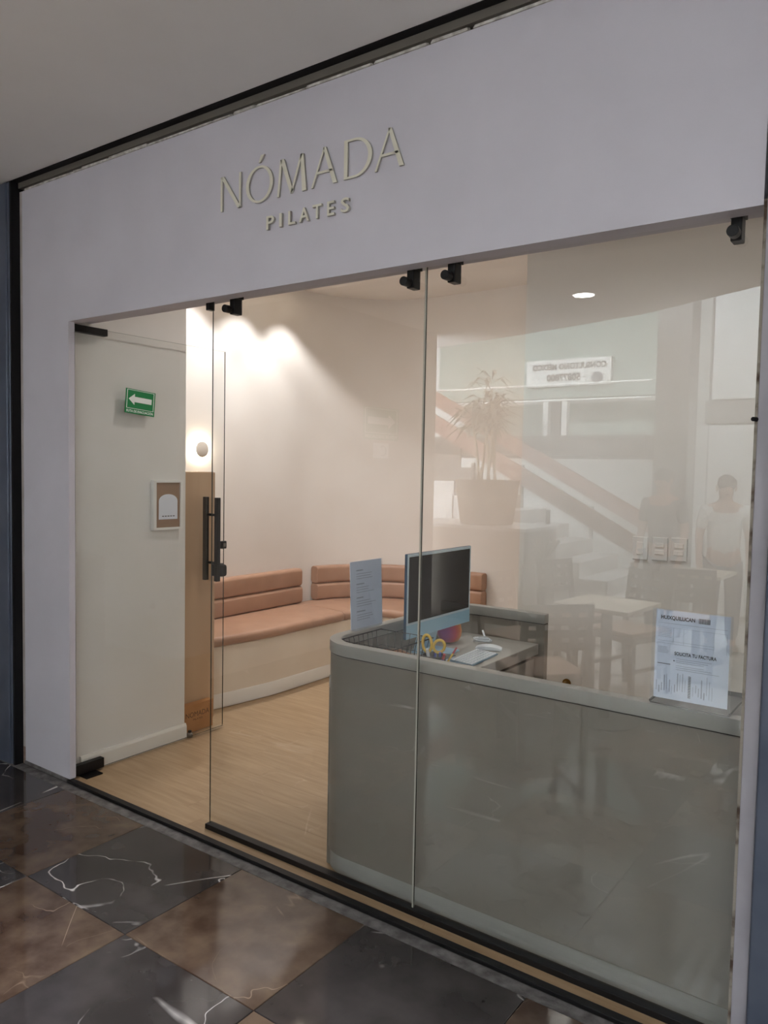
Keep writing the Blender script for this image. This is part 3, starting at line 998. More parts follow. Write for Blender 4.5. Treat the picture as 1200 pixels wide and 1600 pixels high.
cup = thing('rainbow_bowl', 'red to yellow rounded cup standing under the monitor edge', 'cup', (1.955, 0.985, 0.757))
MB().lathe([(0.030, 0), (0.045, 0.008), (0.056, 0.03), (0.058, 0.055), (0.052, 0.085), (0.046, 0.085), (0.050, 0.055), (0.030, 0.012)], (1.945, 0.985, 0.757), 28).build('body', 'cup_rainbow', cup, smooth=True)
MB().tube([(1.945 + 0.049 * math.cos(2 * PI * k / 24), 0.985 + 0.049 * math.sin(2 * PI * k / 24), 0.843) for k in range(24)], 0.003, 6, closed=True).build('rim', 'scissor_yellow', cup, smooth=True)
cbl = thing('charging_cable', 'coiled white charging cable beside the mouse', 'cable', (2.06, 1.06, 0.757))
pts = []
for k in range(70):
    a = k * 0.36
    r = 0.030 + 0.006 * math.sin(k * 0.9)
    pts.append((2.072 + r * 1.3 * math.cos(a), 1.075 + r * math.sin(a), 0.760 + 0.00025 * k + 0.003 * math.sin(k * 0.5)))
pts = [(2.045, 1.16, 0.760), (2.02, 1.11, 0.760)] + pts
MB().tube(pts, 0.0022, 6).build('cord', 'cable_white', cbl, smooth=True)
MB().bar((2.07, 1.10, 0.778), (2.045, 1.125, 0.800), 0.008, 0.005).build('plug', 'cable_white', cbl)
nb = thing('notebook', 'dark grey closed notebook lying behind the pens', 'notebook', (2.08, 0.66, 0.757))
MB().box(2.02, 2.13, 0.615, 0.72, 0.757, 0.7665).build('pages', 'paper_white', nb)
MB().box(2.018, 2.134, 0.612, 0.724, 0.7665, 0.769).build('cover', 'tray_dark', nb)

pc = thing('pen_cup', 'black round pen cup on worktop behind the desk front', 'pen cup', (2.245, 0.37, 0.757))
MB().lathe([(0.042, 0), (0.045, 0.003), (0.045, 0.095), (0.042, 0.095), (0.041, 0.006)], (2.245, 0.37, 0.757), 24).build('body', 'black_matte', pc, smooth=True)
MB().tube([(2.245 + 0.0435 * math.cos(2 * PI * k / 24), 0.37 + 0.0435 * math.sin(2 * PI * k / 24), 0.853) for k in range(24)], 0.002, 6, closed=True).build('rim', 'black_metal', pc)
sc = thing('scissors', 'yellow handled scissors standing upright in the pen cup', 'scissors', (2.235, 0.36, 0.766))
def loop(cx_, cz_, rx, rz, rot, y):
    out = []
    for k in range(24):
        a = 2 * PI * k / 24
        u, v = rx * math.cos(a), rz * math.sin(a)
        out.append((cx_ + (u * math.cos(rot) - v * math.sin(rot)) * 0.81, y + (u * math.cos(rot) - v * math.sin(rot)) * 0.58, cz_ + u * math.sin(rot) + v * math.cos(rot)))
    return out
MB().tube(loop(2.224, 0.898, 0.017, 0.033, 0.12, 0.352), 0.0056, 8, closed=True).build('handle_loop', 'scissor_yellow', sc, smooth=True)
MB().tube(loop(2.262, 0.888, 0.021, 0.024, -0.3, 0.378), 0.0056, 8, closed=True).build('handle_loop', 'scissor_yellow', sc, smooth=True)
MB().bar((2.228, 0.355, 0.866), (2.240, 0.366, 0.772), 0.010, 0.003).build('blade', 'grey_metal', sc)
MB().bar((2.252, 0.372, 0.866), (2.246, 0.370, 0.772), 0.010, 0.003).build('blade', 'grey_metal', sc)
def pen(name, label, cat, foot, tip, r, body, cap, parts=('barrel', 'cap')):
    o = thing(name, label, cat, foot)
    a, b = Vector(foot), Vector(tip)
    MB().tube([a, a + (b - a) * 0.8], r, 10).build(parts[0], body, o, smooth=True)
    MB().tube([a + (b - a) * 0.801, b], [r * 1.06, r * 0.9], 10).build(parts[1], cap, o, smooth=True)
pen('marker_pen', 'white marker pen with blue cap leaning in the pen cup', 'pen', (2.262, 0.385, 0.768), (2.283, 0.352, 0.872), 0.0055, 'pen_white', 'pen_blue')
pen('marker_pen', 'blue marker pen standing beside the scissors', 'pen', (2.25, 0.36, 0.768), (2.270, 0.338, 0.868), 0.005, 'pen_blue', 'pen_blue')
pen('marker_pen', 'red capped marker pen at right side of pen cup', 'pen', (2.265, 0.365, 0.768), (2.302, 0.352, 0.868), 0.0055, 'pen_blue', 'pen_red')
pen('marker_pen', 'white marker pen between the scissor loops', 'pen', (2.23, 0.38, 0.768), (2.232, 0.34, 0.880), 0.0065, 'pen_white', 'pen_white')
pen('pencil', 'yellow pencil with dark eraser leaning out of the cup', 'pencil', (2.262, 0.372, 0.768), (2.318, 0.415, 0.885), 0.0038, 'scissor_yellow', 'pen_red', ('shaft', 'eraser'))

# ---- printed licence sheet in clear sleeve stuck inside the glass
DX0, DX1, DZ0, DZ1 = 3.140, 3.352, 0.905, 1.180
dc = thing('permit_sheet', 'printed permit in a clear sleeve taped inside the glass pane', 'document', (3.246, 0.112, 0.9))
DY = 0.1135
MB().box(DX0 + 0.006, DX1 - 0.008, DY, DY + 0.0008, DZ0 + 0.018, DZ1 - 0.004).build('sheet', 'paper_white', dc)
MB().box(DX0 - 0.002, DX1, 0.1065, 0.1075, DZ0 - 0.004, DZ1).build('sleeve', 'acrylic', dc)
def dtext(s, u, v, w, h, mat='print_dark', off=0.0):
    place_text('lettering', s, 0.02, mat, (DX0 + u, DY - 0.0004, DZ0 + v), (1, 0, 0), (0, 0, 1), dc, width=w, height=h, extrude=0.0002, offset=off)
dtext('HUIXQUILUCAN', 0.020, 0.243, 0.092, 0.013, off=0.0006)
dtext('SOLICITA TU FACTURA', 0.060, 0.146, 0.112, 0.010, off=0.0004)
me = MB()
def ink(u0, u1, v0, v1):
    me.box(DX0 + u0, DX0 + u1, DY - 0.0006, DY, DZ0 + v0, DZ0 + v1)
for k in range(11):
    ink(0.122 + k * 0.0028, 0.1236 + k * 0.0028, 0.243, 0.257)
for k in range(6):
    ink(0.058, 0.061, 0.128 - k * 0.0, 0.131)
for k in range(26):
    ink(0.100, 0.107, 0.030 + k * 0.0024, 0.0312 + k * 0.0024)
ink(0.014, 0.050, 0.117, 0.1185)
me.build('bold_print', 'print_dark', dc)
me = MB()
ink(0.012, 0.197, 0.2335, 0.2345)
ink(0.012, 0.197, 0.222, 0.2226)
for v in (0.183, 0.176):
    ink(0.012, 0.163, v, v + 0.0007)
for u in (0.055, 0.083, 0.163, 0.197):
    ink(u, u + 0.0006, 0.176 if u < 0.15 else 0.165, 0.222)
for k in range(6):
    ink(0.013, 0.050, 0.217 - k * 0.0045, 0.2182 - k * 0.0045)
for k in range(3):
    ink(0.065, 0.060 + 0.10 - k * 0.01, 0.136 - k * 0.0055, 0.1372 - k * 0.0055)
    ink(0.065, 0.060 + 0.08 + k * 0.02, 0.116 - k * 0.0055, 0.1172 - k * 0.0055)
random.seed(9)
for k in range(22):
    u = 0.012 + k * 0.0072
    if 0.095 < u < 0.112:
        continue
    a = 0.030 + random.uniform(0, 0.02)
    ink(u, u + random.choice((0.0012, 0.002, 0.003)), a, a + random.uniform(0.02, 0.055))
for k in range(5):
    ink(0.014 + 0.0, 0.045 - random.uniform(0, 0.01), 0.165 - k * 0.004, 0.1662 - k * 0.004)
me.build('fine_print', 'print_pale', dc)
tr_ = thing('document_tray', 'dark grey flat tray on the desk cap behind the permit', 'tray', (3.24, 0.25, 0.896))
MB().box(3.128, 3.345, 0.142, 0.355, 0.8955, 0.899).build('base', 'tray_dark', tr_)
me = MB().box(3.128, 3.345, 0.352, 0.357, 0.899, 0.912).box(3.126, 3.129, 0.142, 0.357, 0.899, 0.905).box(3.343, 3.346, 0.142, 0.357, 0.899, 0.905)
me.build('lip', 'tray_dark', tr_)
MB().box(3.18, 3.34, 0.181, 1.0, 0.84, 0.895).build('return_top', 'desk_cap', dk)
MB().box(3.20, 3.34, 0.181, 0.98, 0.0, 0.839).build('return_panel', 'desk_cement', dk)

# ---- switches and outlet on the counter wall
for k, (x0, lab) in enumerate(((2.498, 'leftmost of three white switch plates, with one single rocker'), (2.597, 'middle of the three white switch plates on the wall'), (2.692, 'rightmost of three white switch plates, farthest from the corner'))):
    z0 = 1.117 + 0.003 * k
    s = thing('switch_plate', lab, 'switch', (x0 + 0.038, 1.899, z0), 'switch plates behind the desk')
    MB().box(x0, x0 + 0.078, 1.888, 1.8995, z0, z0 + 0.118).build('plate', 'switch_white', s, bevel=0.003)
    if k == 0:
        MB().box(x0 + 0.022, x0 + 0.056, 1.882, 1.888, z0 + 0.026, z0 + 0.092).build('rocker', 'frame_white', s, bevel=0.003)
    else:
        for zz in (0.030, 0.066):
            MB().box(x0 + 0.016, x0 + 0.062, 1.883, 1.888, z0 + zz, z0 + zz + 0.024).build('rocker', 'frame_white', s, bevel=0.003)
og = thing('wall_stop', 'small brass knob on the wall behind the desk, low down', 'knob', (2.16, 1.90, 0.40))
MB().cyl((2.16, 1.8995, 0.40), (2.16, 1.893, 0.40), 0.024, 20).build('rosette', 'brass', og)
MB().cyl((2.16, 1.893, 0.40), (2.16, 1.86, 0.40), 0.013, 16).build('stem', 'brass', og, bevel=0.003)

# ================================================================== SHOP LAMPS
def spot(name, loc, power, size, blend, col, parent=None, rad=0.04):
    ld = bpy.data.lights.new(name, 'SPOT')
    ld.energy = power
    ld.spot_size = size
    ld.spot_blend = blend
    ld.color = col
    ld.shadow_soft_size = rad
    o = link(name, ld, parent)
    o.matrix_world = Matrix.Translation(Vector(loc))
    return o
def downlight(loc, r, label, group, power, size, blend, col, glow, rad=0.05):
    o = thing('ceiling_downlight', label, 'lamp', loc, group)
    x, y, z = loc
    ring = MB()
    n = 28
    vs, fs = [], []
    for k in range(n):
        a = 2 * PI * k / n
        for rr, zz in ((r * 1.18, 0.0), (r * 1.16, -0.006), (r, -0.004), (r, 0.0)):
            vs.append((x + rr * math.cos(a), y + rr * math.sin(a), z + zz))
    for k in range(n):
        l = (k + 1) % n
        for q in range(4):
            fs.append((k * 4 + q, k * 4 + (q + 1) % 4, l * 4 + (q + 1) % 4, l * 4 + q))
    ring.add(vs, fs).build('trim_ring', 'lamp_white', o)
    MB().lathe([(r * 0.99, 0.0), (r * 0.99, 0.002)], (x, y, z - 0.0035), 28).build('diffuser', glow, o)
    lo = spot('downlight_beam', (x, y, z - 0.012), power, size, blend, col, o, rad)
    return o
downlight((-0.17, 1.42, 2.98), 0.045, 'small downlight washing the left wall above tan cabinet', 'wall washers along the banquette', WASH_LAMP_W, math.radians(90), 0.45, (0.98, 0.98, 1.0), 'lamp_glow_warm')
downlight((-0.17, 1.90, 2.98), 0.045, 'middle small downlight washing the wall above the banquette', 'wall washers along the banquette', WASH_LAMP_W, math.radians(90), 0.45, (0.98, 0.98, 1.0), 'lamp_glow_warm')
downlight((-0.17, 2.36, 2.98), 0.045, 'small downlight washing the wall near the curved corner', 'wall washers along the banquette', WASH_LAMP_W, math.radians(90), 0.45, (0.98, 0.98, 1.0), 'lamp_glow_warm')
for (x, y, lab) in ((1.15, 0.95, 'shop ceiling downlight above the entrance floor'), (1.1, 2.4, 'shop ceiling downlight in front of the back wall'), (2.6, 0.85, 'shop ceiling downlight above the reception desk')):
    downlight((x, y, 2.98), 0.06, lab, 'shop ceiling downlights', SHOP_LAMP_W * (1.5 if x > 2 else 1.0), math.radians(150), 0.8, WARM, 'lamp_glow_warm', 0.08)
# disc sconce, lit from behind
sn = thing('wall_sconce', 'round backlit disc sconce glowing on the wall above tan cabinet', 'lamp', (-0.45, 1.534, 1.66))
MB().cyl((-0.449, 1.534, 1.673), (-0.425, 1.534, 1.673), 0.038, 28).build('glow_ring', 'sconce_glow', sn)
MB().cyl((-0.425, 1.534, 1.673), (-0.412, 1.534, 1.673), 0.055, 32).build('disc', 'sconce_face', sn, bevel=0.003, smooth=True)

# ================================================================== CONCOURSE BEHIND THE CAMERA (seen in the glass)
downlight((1.44, -3.57, 2.95), 0.085, 'round concourse downlight reflected in the right glass pane', 'concourse downlights', CAFE_LAMP_W, math.radians(95), 0.6, COOL, 'lamp_glow_cool', 0.09)
downlight((2.3, -1.93, 2.95), 0.085, 'added concourse downlight brightening the nearer cafe table, out of the picture', 'concourse downlights', CAFE_LAMP_W, math.radians(70), 0.5, COOL, 'lamp_glow_cool', 0.09)  # added lamp, brightens the cafe floor mirrored in the panes
downlight((4.7, -3.2, 2.95), 0.085, 'added concourse downlight behind the photographer, out of the picture', 'concourse downlights', MALL_LAMP_W * 1.6, math.radians(160), 0.9, COOL, 'lamp_glow_cool', 0.09)  # added lamp out of view, gives the front wall its light
downlight((5.2, -1.3, 2.95), 0.085, 'added concourse downlight right of the shopfront, out of the picture', 'concourse downlights', MALL_LAMP_W * 1.2, math.radians(160), 0.9, COOL, 'lamp_glow_cool', 0.09)  # second added lamp, lights the front wall from the right

struct(MB().box(-0.62, -0.5, -4.52, 0.05, 0.0, 2.95).build('wall_side', 'side_wall_paint'))
evac_sign((-0.498, -3.85, 1.83), (0, 1, 0), (0, 0, 1), 0.56, 0.30, 'large white-green evacuation sign on side wall, mirrored in the glass', 'evacuation_sign')
cs = thing('notice_card', 'small white notice below the mirrored evacuation sign', 'notice', (-0.499, -3.56, 1.66))
MB().box(-0.4995, -0.496, -3.69, -3.45, 1.66, 1.80).build('card', 'paper_white', cs)
MB().tube([(-0.4955, -3.60 + 0.045 * math.cos(k * 0.25), 1.73 + 0.045 * math.sin(k * 0.25)) for k in range(3, 22)], 0.004, 6).build('printed_mark', 'print_grey', cs)

sky = struct(MB().box(-9.0, 6.3, -4.2, -4.05, 5.2, 5.5).build('ceiling_skylight', 'concourse_white'))
for k in range(52):
    xk = -5.6 + k * 0.23
    MB().box(xk, xk + 0.09, -10.5, -3.2, 5.2, 5.32).build('skylight_bar', 'concourse_grey', sky)
# far wall of the atrium and shop on the mezzanine
struct(MB().box(-9, 9, -10.6, -10.4, -0.2, 6.5).build('wall_far', 'concourse_white'))
struct(MB().box(-9, 9, -10.4, -9.5, -0.2, 0.0).build('floor_atrium', 'stair_stone'))
struct(MB().box(-9, -0.6, -9.6, -4.6, -0.2, -0.005).build('floor_annex', 'stair_stone'))
struct(MB().box(-9.2, -9, -10.6, 0, -0.2, 6.0).build('wall_atrium_left', 'concourse_grey'))
struct(MB().box(6.2, 6.4, -10.6, 0.1, -0.2, 6.0).build('wall_atrium_right', 'concourse_white'))
struct(MB().box(-3.2, 0.75, -9.6, -7.45, 1.78, 2.05).build('floor_mezzanine', 'beam_dark'))
ms_ = thing('clinic_facade', 'pale mezzanine shopfront with white frames across the concourse', 'shopfront', (-0.5, -8.6, 2.05))
MB().box(-3.0, 0.7, -8.75, -8.6, 2.66, 4.2).build('fascia', 'shop_green', ms_)
MB().box(-3.0, 0.7, -9.58, -9.5, 2.05, 2.66).build('back_wall', 'shop_green', ms_)
for x in (-1.16, -0.86, 0.62):
    MB().box(x, x + 0.08, -8.72, -8.62, 2.05, 2.66).build('mullion', 'frame_white', ms_)
MB().box(-1.05, -0.9, -8.7, -8.66, 2.05, 2.62).build('poster', 'beam_dark', ms_)
MB().box(-0.8, 0.6, -8.7, -8.69, 2.06, 2.30).build('glazing', 'shop_green', ms_)
cs2 = thing('clinic_sign', 'white signboard CONSULTORIO MÉDICO 50877800 mirrored in the glass', 'sign', (-0.5, -8.55, 2.8))
MB().box(-1.40, -0.10, -8.6, -8.52, 2.83, 3.22).build('board', 'frame_white', cs2)
place_text('lettering', 'CONSULTORIO MÉDICO', 0.1, 'print_dark', (-0.17, -8.515, 3.07), (-1, 0, 0), (0, 0, 1), cs2, width=1.13, height=0.11, extrude=0.001, offset=0.003)
place_text('lettering', '50877800', 0.1, 'print_dark', (-0.55, -8.515, 2.90), (-1, 0, 0), (0, 0, 1), cs2, width=0.52, height=0.11, extrude=0.001, offset=0.003)
MB().cyl((-0.30, -8.52, 2.93), (-0.30, -8.512, 2.93), 0.085, 20).build('emblem', 'print_grey', cs2)
for z, lab in ((2.52, 'lower white tubular guard rail in front of the clinic'), (2.73, 'upper white tubular guard rail in front of the clinic')):
    g = MB().cyl((-2.6, -7.5, z), (0.80, -7.5, z), 0.014, 10).build('guard_rail', 'lamp_white')
    tag(g, lab, 'rail', 'mezzanine guard rails')
# staircase with red parapet
stc = thing('staircase', 'pale stone staircase with red parapet mirrored in right pane', 'stairs', (-0.6, -6.8, 0))
for k in range(10):
    x1 = 1.15 - 0.335 * k
    MB().box(x1 - 0.335 - 0.02, x1, -7.4, -6.1, 0.0 if k < 3 else 0.178 * (k - 2), 0.178 * (k + 1)).build('step', 'stair_stone', stc)
for yy in (-6.06, -7.43):
    MB().hexa([(1.15, yy - 0.02, 0.66), (1.15, yy + 0.02, 0.66), (-2.35, yy + 0.02, 2.51), (-2.35, yy - 0.02, 2.51),
               (1.15, yy - 0.02, 0.88), (1.15, yy + 0.02, 0.88), (-2.35, yy + 0.02, 2.73), (-2.35, yy - 0.02, 2.73)]).build('parapet', 'rail_red', stc)
    for xx in (1.1, 0.1, -0.9, -1.9):
        zt = 0.55 + (1.15 - xx) * 0.5286
        MB().box(xx - 0.02, xx + 0.02, yy - 0.02, yy + 0.02, max(0, zt - 0.6), zt + 0.02).build('post', 'beam_dark', stc)
# planter
pl_ = thing('planter_bench', 'low white planter wall carrying the big tan pot', 'planter', (-0.2, -5.1, 0))
MB().box(-1.0, 0.45, -5.5, -4.7, 0.0, 0.96).build('body', 'planter_body', pl_, bevel=0.01)
MB().box(-1.03, 0.48, -5.53, -4.67, 0.96, 0.995).build('coping', 'stair_stone', pl_, bevel=0.006)
pt = thing('potted_plant', 'tall cane plant in a tapered tan pot, mirrored in the glass', 'plant', (-0.16, -5.05, 0.996))
pot = MB().lathe([(0.27, 0), (0.28, 0.005), (0.345, 0.47), (0.315, 0.47), (0.305, 0.43)], (-0.16, -5.05, 0.996), 32).build('pot', 'pot_tan', pt, smooth=True)
MB().lathe([(0.30, 0), (0.30, 0.02)], (-0.16, -5.05, 1.41), 24).build('soil', 'rim_soil', pot)
random.seed(31)
fol = MB()
for k in range(6):
    a = k * 1.1
    bx, by = -0.16 + 0.09 * math.cos(a), -5.05 + 0.09 * math.sin(a)
    tx, ty, tz = bx + random.uniform(-0.10, 0.10), by + random.uniform(-0.1, 0.1), random.uniform(1.95, 2.5)
    MB().tube([(bx, by, 1.42), ((bx + tx) / 2 + random.uniform(-0.03, 0.03), (by + ty) / 2, (1.42 + tz) / 2), (tx, ty, tz)], [0.016, 0.013, 0.009], 8).build('cane', 'cane', pt, smooth=True)
    for q in range(34):
        b = random.uniform(0, 2 * PI)
        h = random.uniform(1.95 - 1.42, tz - 1.42 + 0.1)
        c0 = Vector((tx, ty, 1.42 + h))
        ln = random.uniform(0.22, 0.42)
        dr = Vector((math.cos(b), math.sin(b), random.uniform(-0.2, 0.6)))
        sd = Vector((-math.sin(b), math.cos(b), 0)) * 0.022
        p1 = c0 + dr * ln * 0.5 + Vector((0, 0, 0.03))
        p2 = c0 + dr * ln - Vector((0, 0, 0.10))
        fol.add([c0, p1 - sd, p1 + sd, p2, p1 + Vector((0, 0, 0.006))], [(0, 1, 4), (0, 4, 2), (1, 3, 4), (4, 3, 2)])
fo = fol.build('foliage', 'leaf', pt)
fo['kind'] = 'stuff'
# column and white shopfront on the right
co = struct(MB().box(1.50, 1.82, -5.6, -5.3, 0.0, 3.6).build('wall_column', 'concourse_grey', bevel=0.01))
sfw = thing('white_shopfront', 'white panelled shopfront across the concourse behind the two people', 'shopfront', (3.4, -6.6, 0))
for k in range(5):
    MB().box(1.7 + k * 0.55, 2.2 + k * 0.55, -6.66, -6.6, 0.05, 2.10).build('panel', 'concourse_white', sfw, bevel=0.01)
MB().box(1.65, 4.5, -6.75, -6.6, 2.12, 2.36).build('transom', 'concourse_grey', sfw)
for k in range(5):
    MB().box(1.7 + k * 0.55, 2.2 + k * 0.55, -6.70, -6.66, 2.38, 3.6).build('upper_panel', 'concourse_white', sfw, bevel=0.01)
MB().box(1.65, 4.5, -6.8, -6.75, 0.0, 3.7).build('backing', 'concourse_grey', sfw)

# ---- cafe furniture
def cafe_chair():
    o = thing('cafe_chair', 'x', 'chair', (0, 0, 0), 'dark wood cafe chairs')
    MB().box(-0.20, 0.20, -0.20, 0.20, 0.435, 0.470).build('seat', 'seat_pad', o, bevel=0.012)
    MB().box(-0.195, 0.195, -0.195, 0.195, 0.395, 0.434).build('apron', 'chair_wood', o)
    for sx in (-1, 1):
        MB().bar((sx * 0.175, 0.175, 0.0), (sx * 0.175, 0.175, 0.395), 0.034, 0.034).build('leg', 'chair_wood', o)
        MB().bar((sx * 0.18, -0.215, 0.0), (sx * 0.18, -0.19, 0.44), 0.034, 0.034).build('leg', 'chair_wood', o)
        MB().bar((sx * 0.18, -0.19, 0.44), (sx * 0.18, -0.25, 0.86), 0.034, 0.030).build('back_post', 'chair_wood', o)
        MB().bar((sx * 0.178, -0.20, 0.20), (sx * 0.175, 0.165, 0.20), 0.018, 0.025).build('stretcher', 'chair_wood', o)
    for z, yy in ((0.835, -0.2465), (0.765, -0.2365), (0.695, -0.2265), (0.625, -0.2165)):
        MB().box(-0.164, 0.164, yy - 0.011, yy + 0.011, z - 0.022, z + 0.022).build('back_rail', 'chair_wood', o)
    for xx in (-0.095, 0.0, 0.095):
        MB().bar((xx, -0.2165, 0.603), (xx, -0.2465, 0.857), 0.04, 0.016, (0, 1, 0)).build('back_slat', 'chair_wood', o)
    return o
ch0 = cafe_chair()
spots = [((1.99, -1.72), 2.35, 'dark wood lattice-back chair nearest the glass, mirrored below the coat stand'),
         ((1.52, -2.45), -1.35, 'dark wood chair side-on, mirrored across the desk back panel'),
         ((2.02, -3.15), 0.35, 'lattice-back chair behind the nearer pale table, mirrored in the pane'),
         ((1.50, -3.45), -1.2, 'chair turned side-on between the two pale tables'),
         ((2.22, -3.92), 2.9, 'lattice-back chair drawn up to the farther pale table')]
for k, ((x, y), rz, lab) in enumerate(spots):
    o = ch0 if k == 0 else copy_tree(ch0)
    o.location = (x, y, 0.001)
    o.rotation_euler = (0, 0, rz)
    o['label'] = lab
def cafe_table(loc, rz, label):
    o = thing('cafe_table', label, 'table', (0, 0, 0), 'square cafe tables')
    MB().box(-0.245, 0.245, -0.245, 0.245, 0.722, 0.75).build('table_top', 'table_wood', o, bevel=0.004)
    MB().cyl((0, 0, 0.02), (0, 0, 0.722), 0.035, 18).build('pedestal', 'black_metal', o)
    MB().lathe([(0.22, 0), (0.22, 0.008), (0.05, 0.025)], (0, 0, 0.0), 28).build('base', 'black_metal', o)
    o.location = (loc[0], loc[1], 0.001)
    o.rotation_euler = (0, 0, rz)
cafe_table((2.12, -2.42), 0.1, 'square pale-topped cafe table nearer the glass, seen mirrored')
cafe_table((2.16, -4.48), 0.05, 'square pale-topped cafe table farther away, seen mirrored')
ct = thing('coat_stand', 'short dark coat stand with four prongs, mirrored in right pane', 'coat stand', (1.1, -3.75, 0))
MB().lathe([(0.17, 0), (0.17, 0.015), (0.03, 0.03)], (1.1, -3.75, 0.001), 24).build('base', 'chair_wood', ct)
MB().cyl((1.1, -3.75, 0.03), (1.1, -3.75, 1.02), 0.022, 14).build('pole', 'chair_wood', ct)
for k in range(4):
    a = PI / 4 + k * PI / 2
    MB().tube([(1.1, -3.75, 0.84), (1.1 + 0.07 * math.cos(a), -3.75 + 0.07 * math.sin(a), 0.91), (1.1 + 0.12 * math.cos(a), -3.75 + 0.12 * math.sin(a), 0.985)], [0.016, 0.014, 0.016], 8).build('prong', 'chair_wood', ct, smooth=True)

# ---- two people standing in the concourse (faint in the glass)
def skin_mesh(name, verts, edges, radii, mat, parent, root=0, subs=1):
    me = bpy.data.meshes.new(name)
    me.from_pydata(verts, edges, [])
    o = bpy.data.objects.new(name, me)
    C.objects.link(o)
    md = o.modifiers.new('skin', 'SKIN')
    md.use_smooth_shade = True
    for i, r in enumerate(radii):
        sv = me.skin_vertices[0].data[i]
        sv.radius = r if isinstance(r, tuple) else (r, r)
        sv.use_root = (i == root)
    sd = o.modifiers.new('sub', 'SUBSURF')
    sd.levels = subs
    sd.render_levels = subs
    dg = bpy.context.evaluated_depsgraph_get()
    ev = o.evaluated_get(dg)
    nm = bpy.data.meshes.new_from_object(ev)
    bpy.data.objects.remove(o)
    nm.name = name
    nm.materials.clear()
    nm.materials.append(MATS[mat])
    for p in nm.polygons:
        p.use_smooth = True
    return link(name, nm, parent)
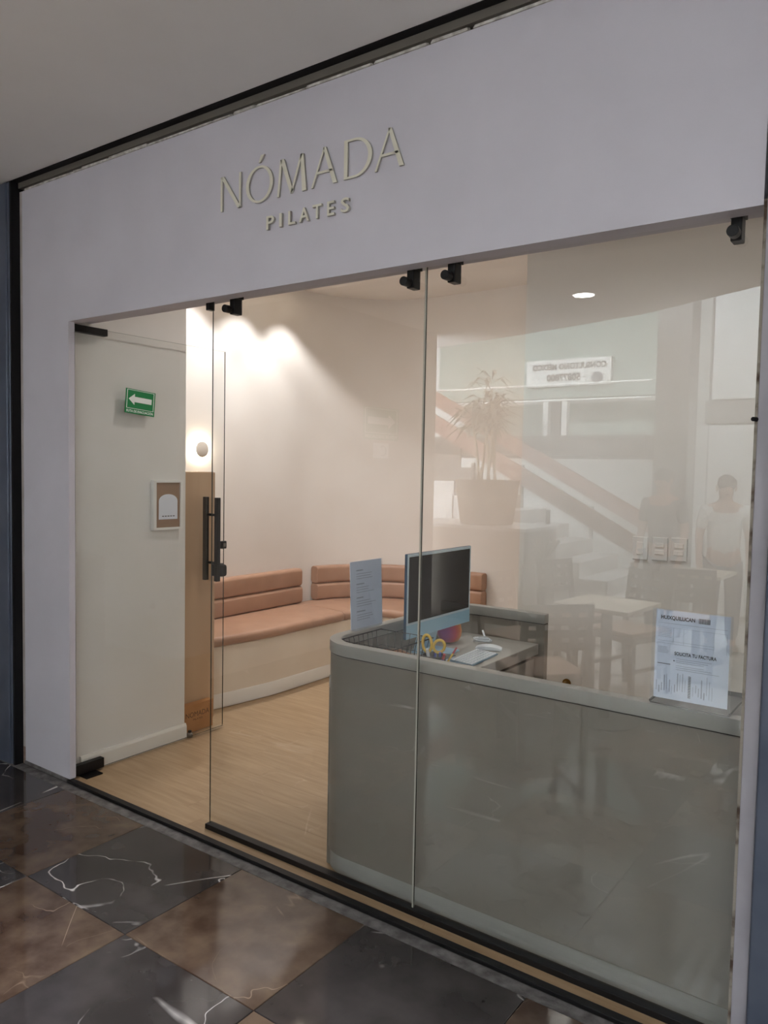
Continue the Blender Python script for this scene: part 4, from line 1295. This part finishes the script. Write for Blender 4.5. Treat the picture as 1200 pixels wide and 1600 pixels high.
def person(loc, rz, label, top, bottom, H=1.62):
    o = thing('person', label, 'person', (0, 0, 0))
    k = H / 1.7
    P = lambda x, y, z: (x * k, y * k, z * k)
    # facing +y. one continuous body: pelvis root, spine, neck, head, arms, hands, legs, feet
    V = [P(0, 0, 0.93), P(0, 0, 1.08), P(0, 0.01, 1.25), P(0, 0, 1.40), P(0, 0.005, 1.47),
         P(0, 0.02, 1.55), P(0, 0.02, 1.64)]
    Rr = [(0.15, 0.10), (0.135, 0.095), (0.155, 0.105), (0.10, 0.075), 0.052, (0.078, 0.095), (0.070, 0.085)]
    E_ = [(0, 1), (1, 2), (2, 3), (3, 4), (4, 5), (5, 6)]
    for s in (-1, 1):
        b = len(V)
        V += [P(s * 0.17, 0, 1.38), P(s * 0.225, -0.01, 1.12), P(s * 0.22, 0.06, 0.89), P(s * 0.215, 0.09, 0.80)]
        Rr += [0.055, 0.042, 0.030, (0.022, 0.036)]
        E_ += [(3, b), (b, b + 1), (b + 1, b + 2), (b + 2, b + 3)]
        for q in range(4):       # four fingers
            f = len(V)
            V += [P(s * 0.213, 0.075 + q * 0.017, 0.755), P(s * 0.205, 0.082 + q * 0.017, 0.715 + 0.008 * abs(q - 1.4))]
            Rr += [0.009, 0.007]
            E_ += [(b + 3, f), (f, f + 1)]
        f = len(V)
        V += [P(s * 0.20, 0.13, 0.795), P(s * 0.195, 0.145, 0.765)]
        Rr += [0.010, 0.008]
        E_ += [(b + 3, f), (f, f + 1)]
        b = len(V)
        V += [P(s * 0.095, 0, 0.86), P(s * 0.10, 0.01, 0.50), P(s * 0.10, -0.01, 0.10), P(s * 0.105, 0.13, 0.04)]
        Rr += [0.085, 0.058, 0.042, (0.045, 0.032)]
        E_ += [(0, b), (b, b + 1), (b + 1, b + 2), (b + 2, b + 3)]
    Rr = [tuple(c * k for c in r) if isinstance(r, tuple) else r * k for r in Rr]
    skin_mesh('body', V, E_, Rr, 'skin', o)
    # clothes
    T_ = [P(0, 0, 0.90), P(0, 0, 1.08), P(0, 0.01, 1.25), P(0, 0, 1.40)]
    TR = [(0.172, 0.125), (0.155, 0.115), (0.175, 0.125), (0.115, 0.09)]
    TE = [(0, 1), (1, 2), (2, 3)]
    for s in (-1, 1):
        b = len(T_)
        T_ += [P(s * 0.17, 0, 1.38), P(s * 0.215, -0.005, 1.17)]
        TR += [0.072, 0.060]
        TE += [(3, b), (b, b + 1)]
    skin_mesh('shirt', T_, TE, [tuple(c * k for c in r) if isinstance(r, tuple) else r * k for r in TR], top, o)
    T_ = [P(0, 0, 0.95)]
    TR = [(0.165, 0.118)]
    TE = []
    for s in (-1, 1):
        b = len(T_)
        T_ += [P(s * 0.095, 0, 0.84), P(s * 0.10, 0.01, 0.50), P(s * 0.10, -0.01, 0.10)]
        TR += [0.102, 0.078, 0.062]
        TE += [(0, b), (b, b + 1), (b + 1, b + 2)]
    skin_mesh('trousers', T_, TE, [tuple(c * k for c in r) if isinstance(r, tuple) else r * k for r in TR], bottom, o)
    # hair, face
    hv = blob((0, 0.0, 1.635 * k), (0.088 * k, 0.108 * k, 0.085 * k), 1.0)
    hv.build('hair', 'hair_dark', o, smooth=True)
    for s in (-1, 1):
        blob((s * 0.033 * k, 0.118 * k, 1.605 * k), (0.012, 0.008, 0.007), 1.0, 6, 8).build('eye', 'eye_dark', o, smooth=True)
        blob((s * 0.082 * k, 0.02 * k, 1.59 * k), (0.012, 0.02, 0.032), 1.0, 6, 8).build('ear', 'skin', o, smooth=True)
    blob((0, 0.128 * k, 1.575 * k), (0.014, 0.02, 0.024), 1.0, 6, 8).build('nose', 'skin', o, smooth=True)
    blob((0, 0.112 * k, 1.535 * k), (0.026, 0.010, 0.007), 1.0, 6, 8).build('mouth', 'lip', o, smooth=True)
    for s in (-1, 1):
        blob((s * 0.105 * k, 0.055 * k, 0.042 * k), (0.052, 0.135, 0.042), 1.0, 8, 12).build('shoe', 'hair_dark', o, smooth=True)
    o.location = (loc[0], loc[1], 0.001)
    o.rotation_euler = (0, 0, rz)
person((1.72, -4.95), 0.2, 'person in dark top standing by grey column, faint in the glass', 'cloth_dark', 'denim', 1.60)
person((2.25, -4.95), -0.3, 'person in white shirt and jeans, faint at right glass edge', 'cloth_white', 'denim', 1.55)
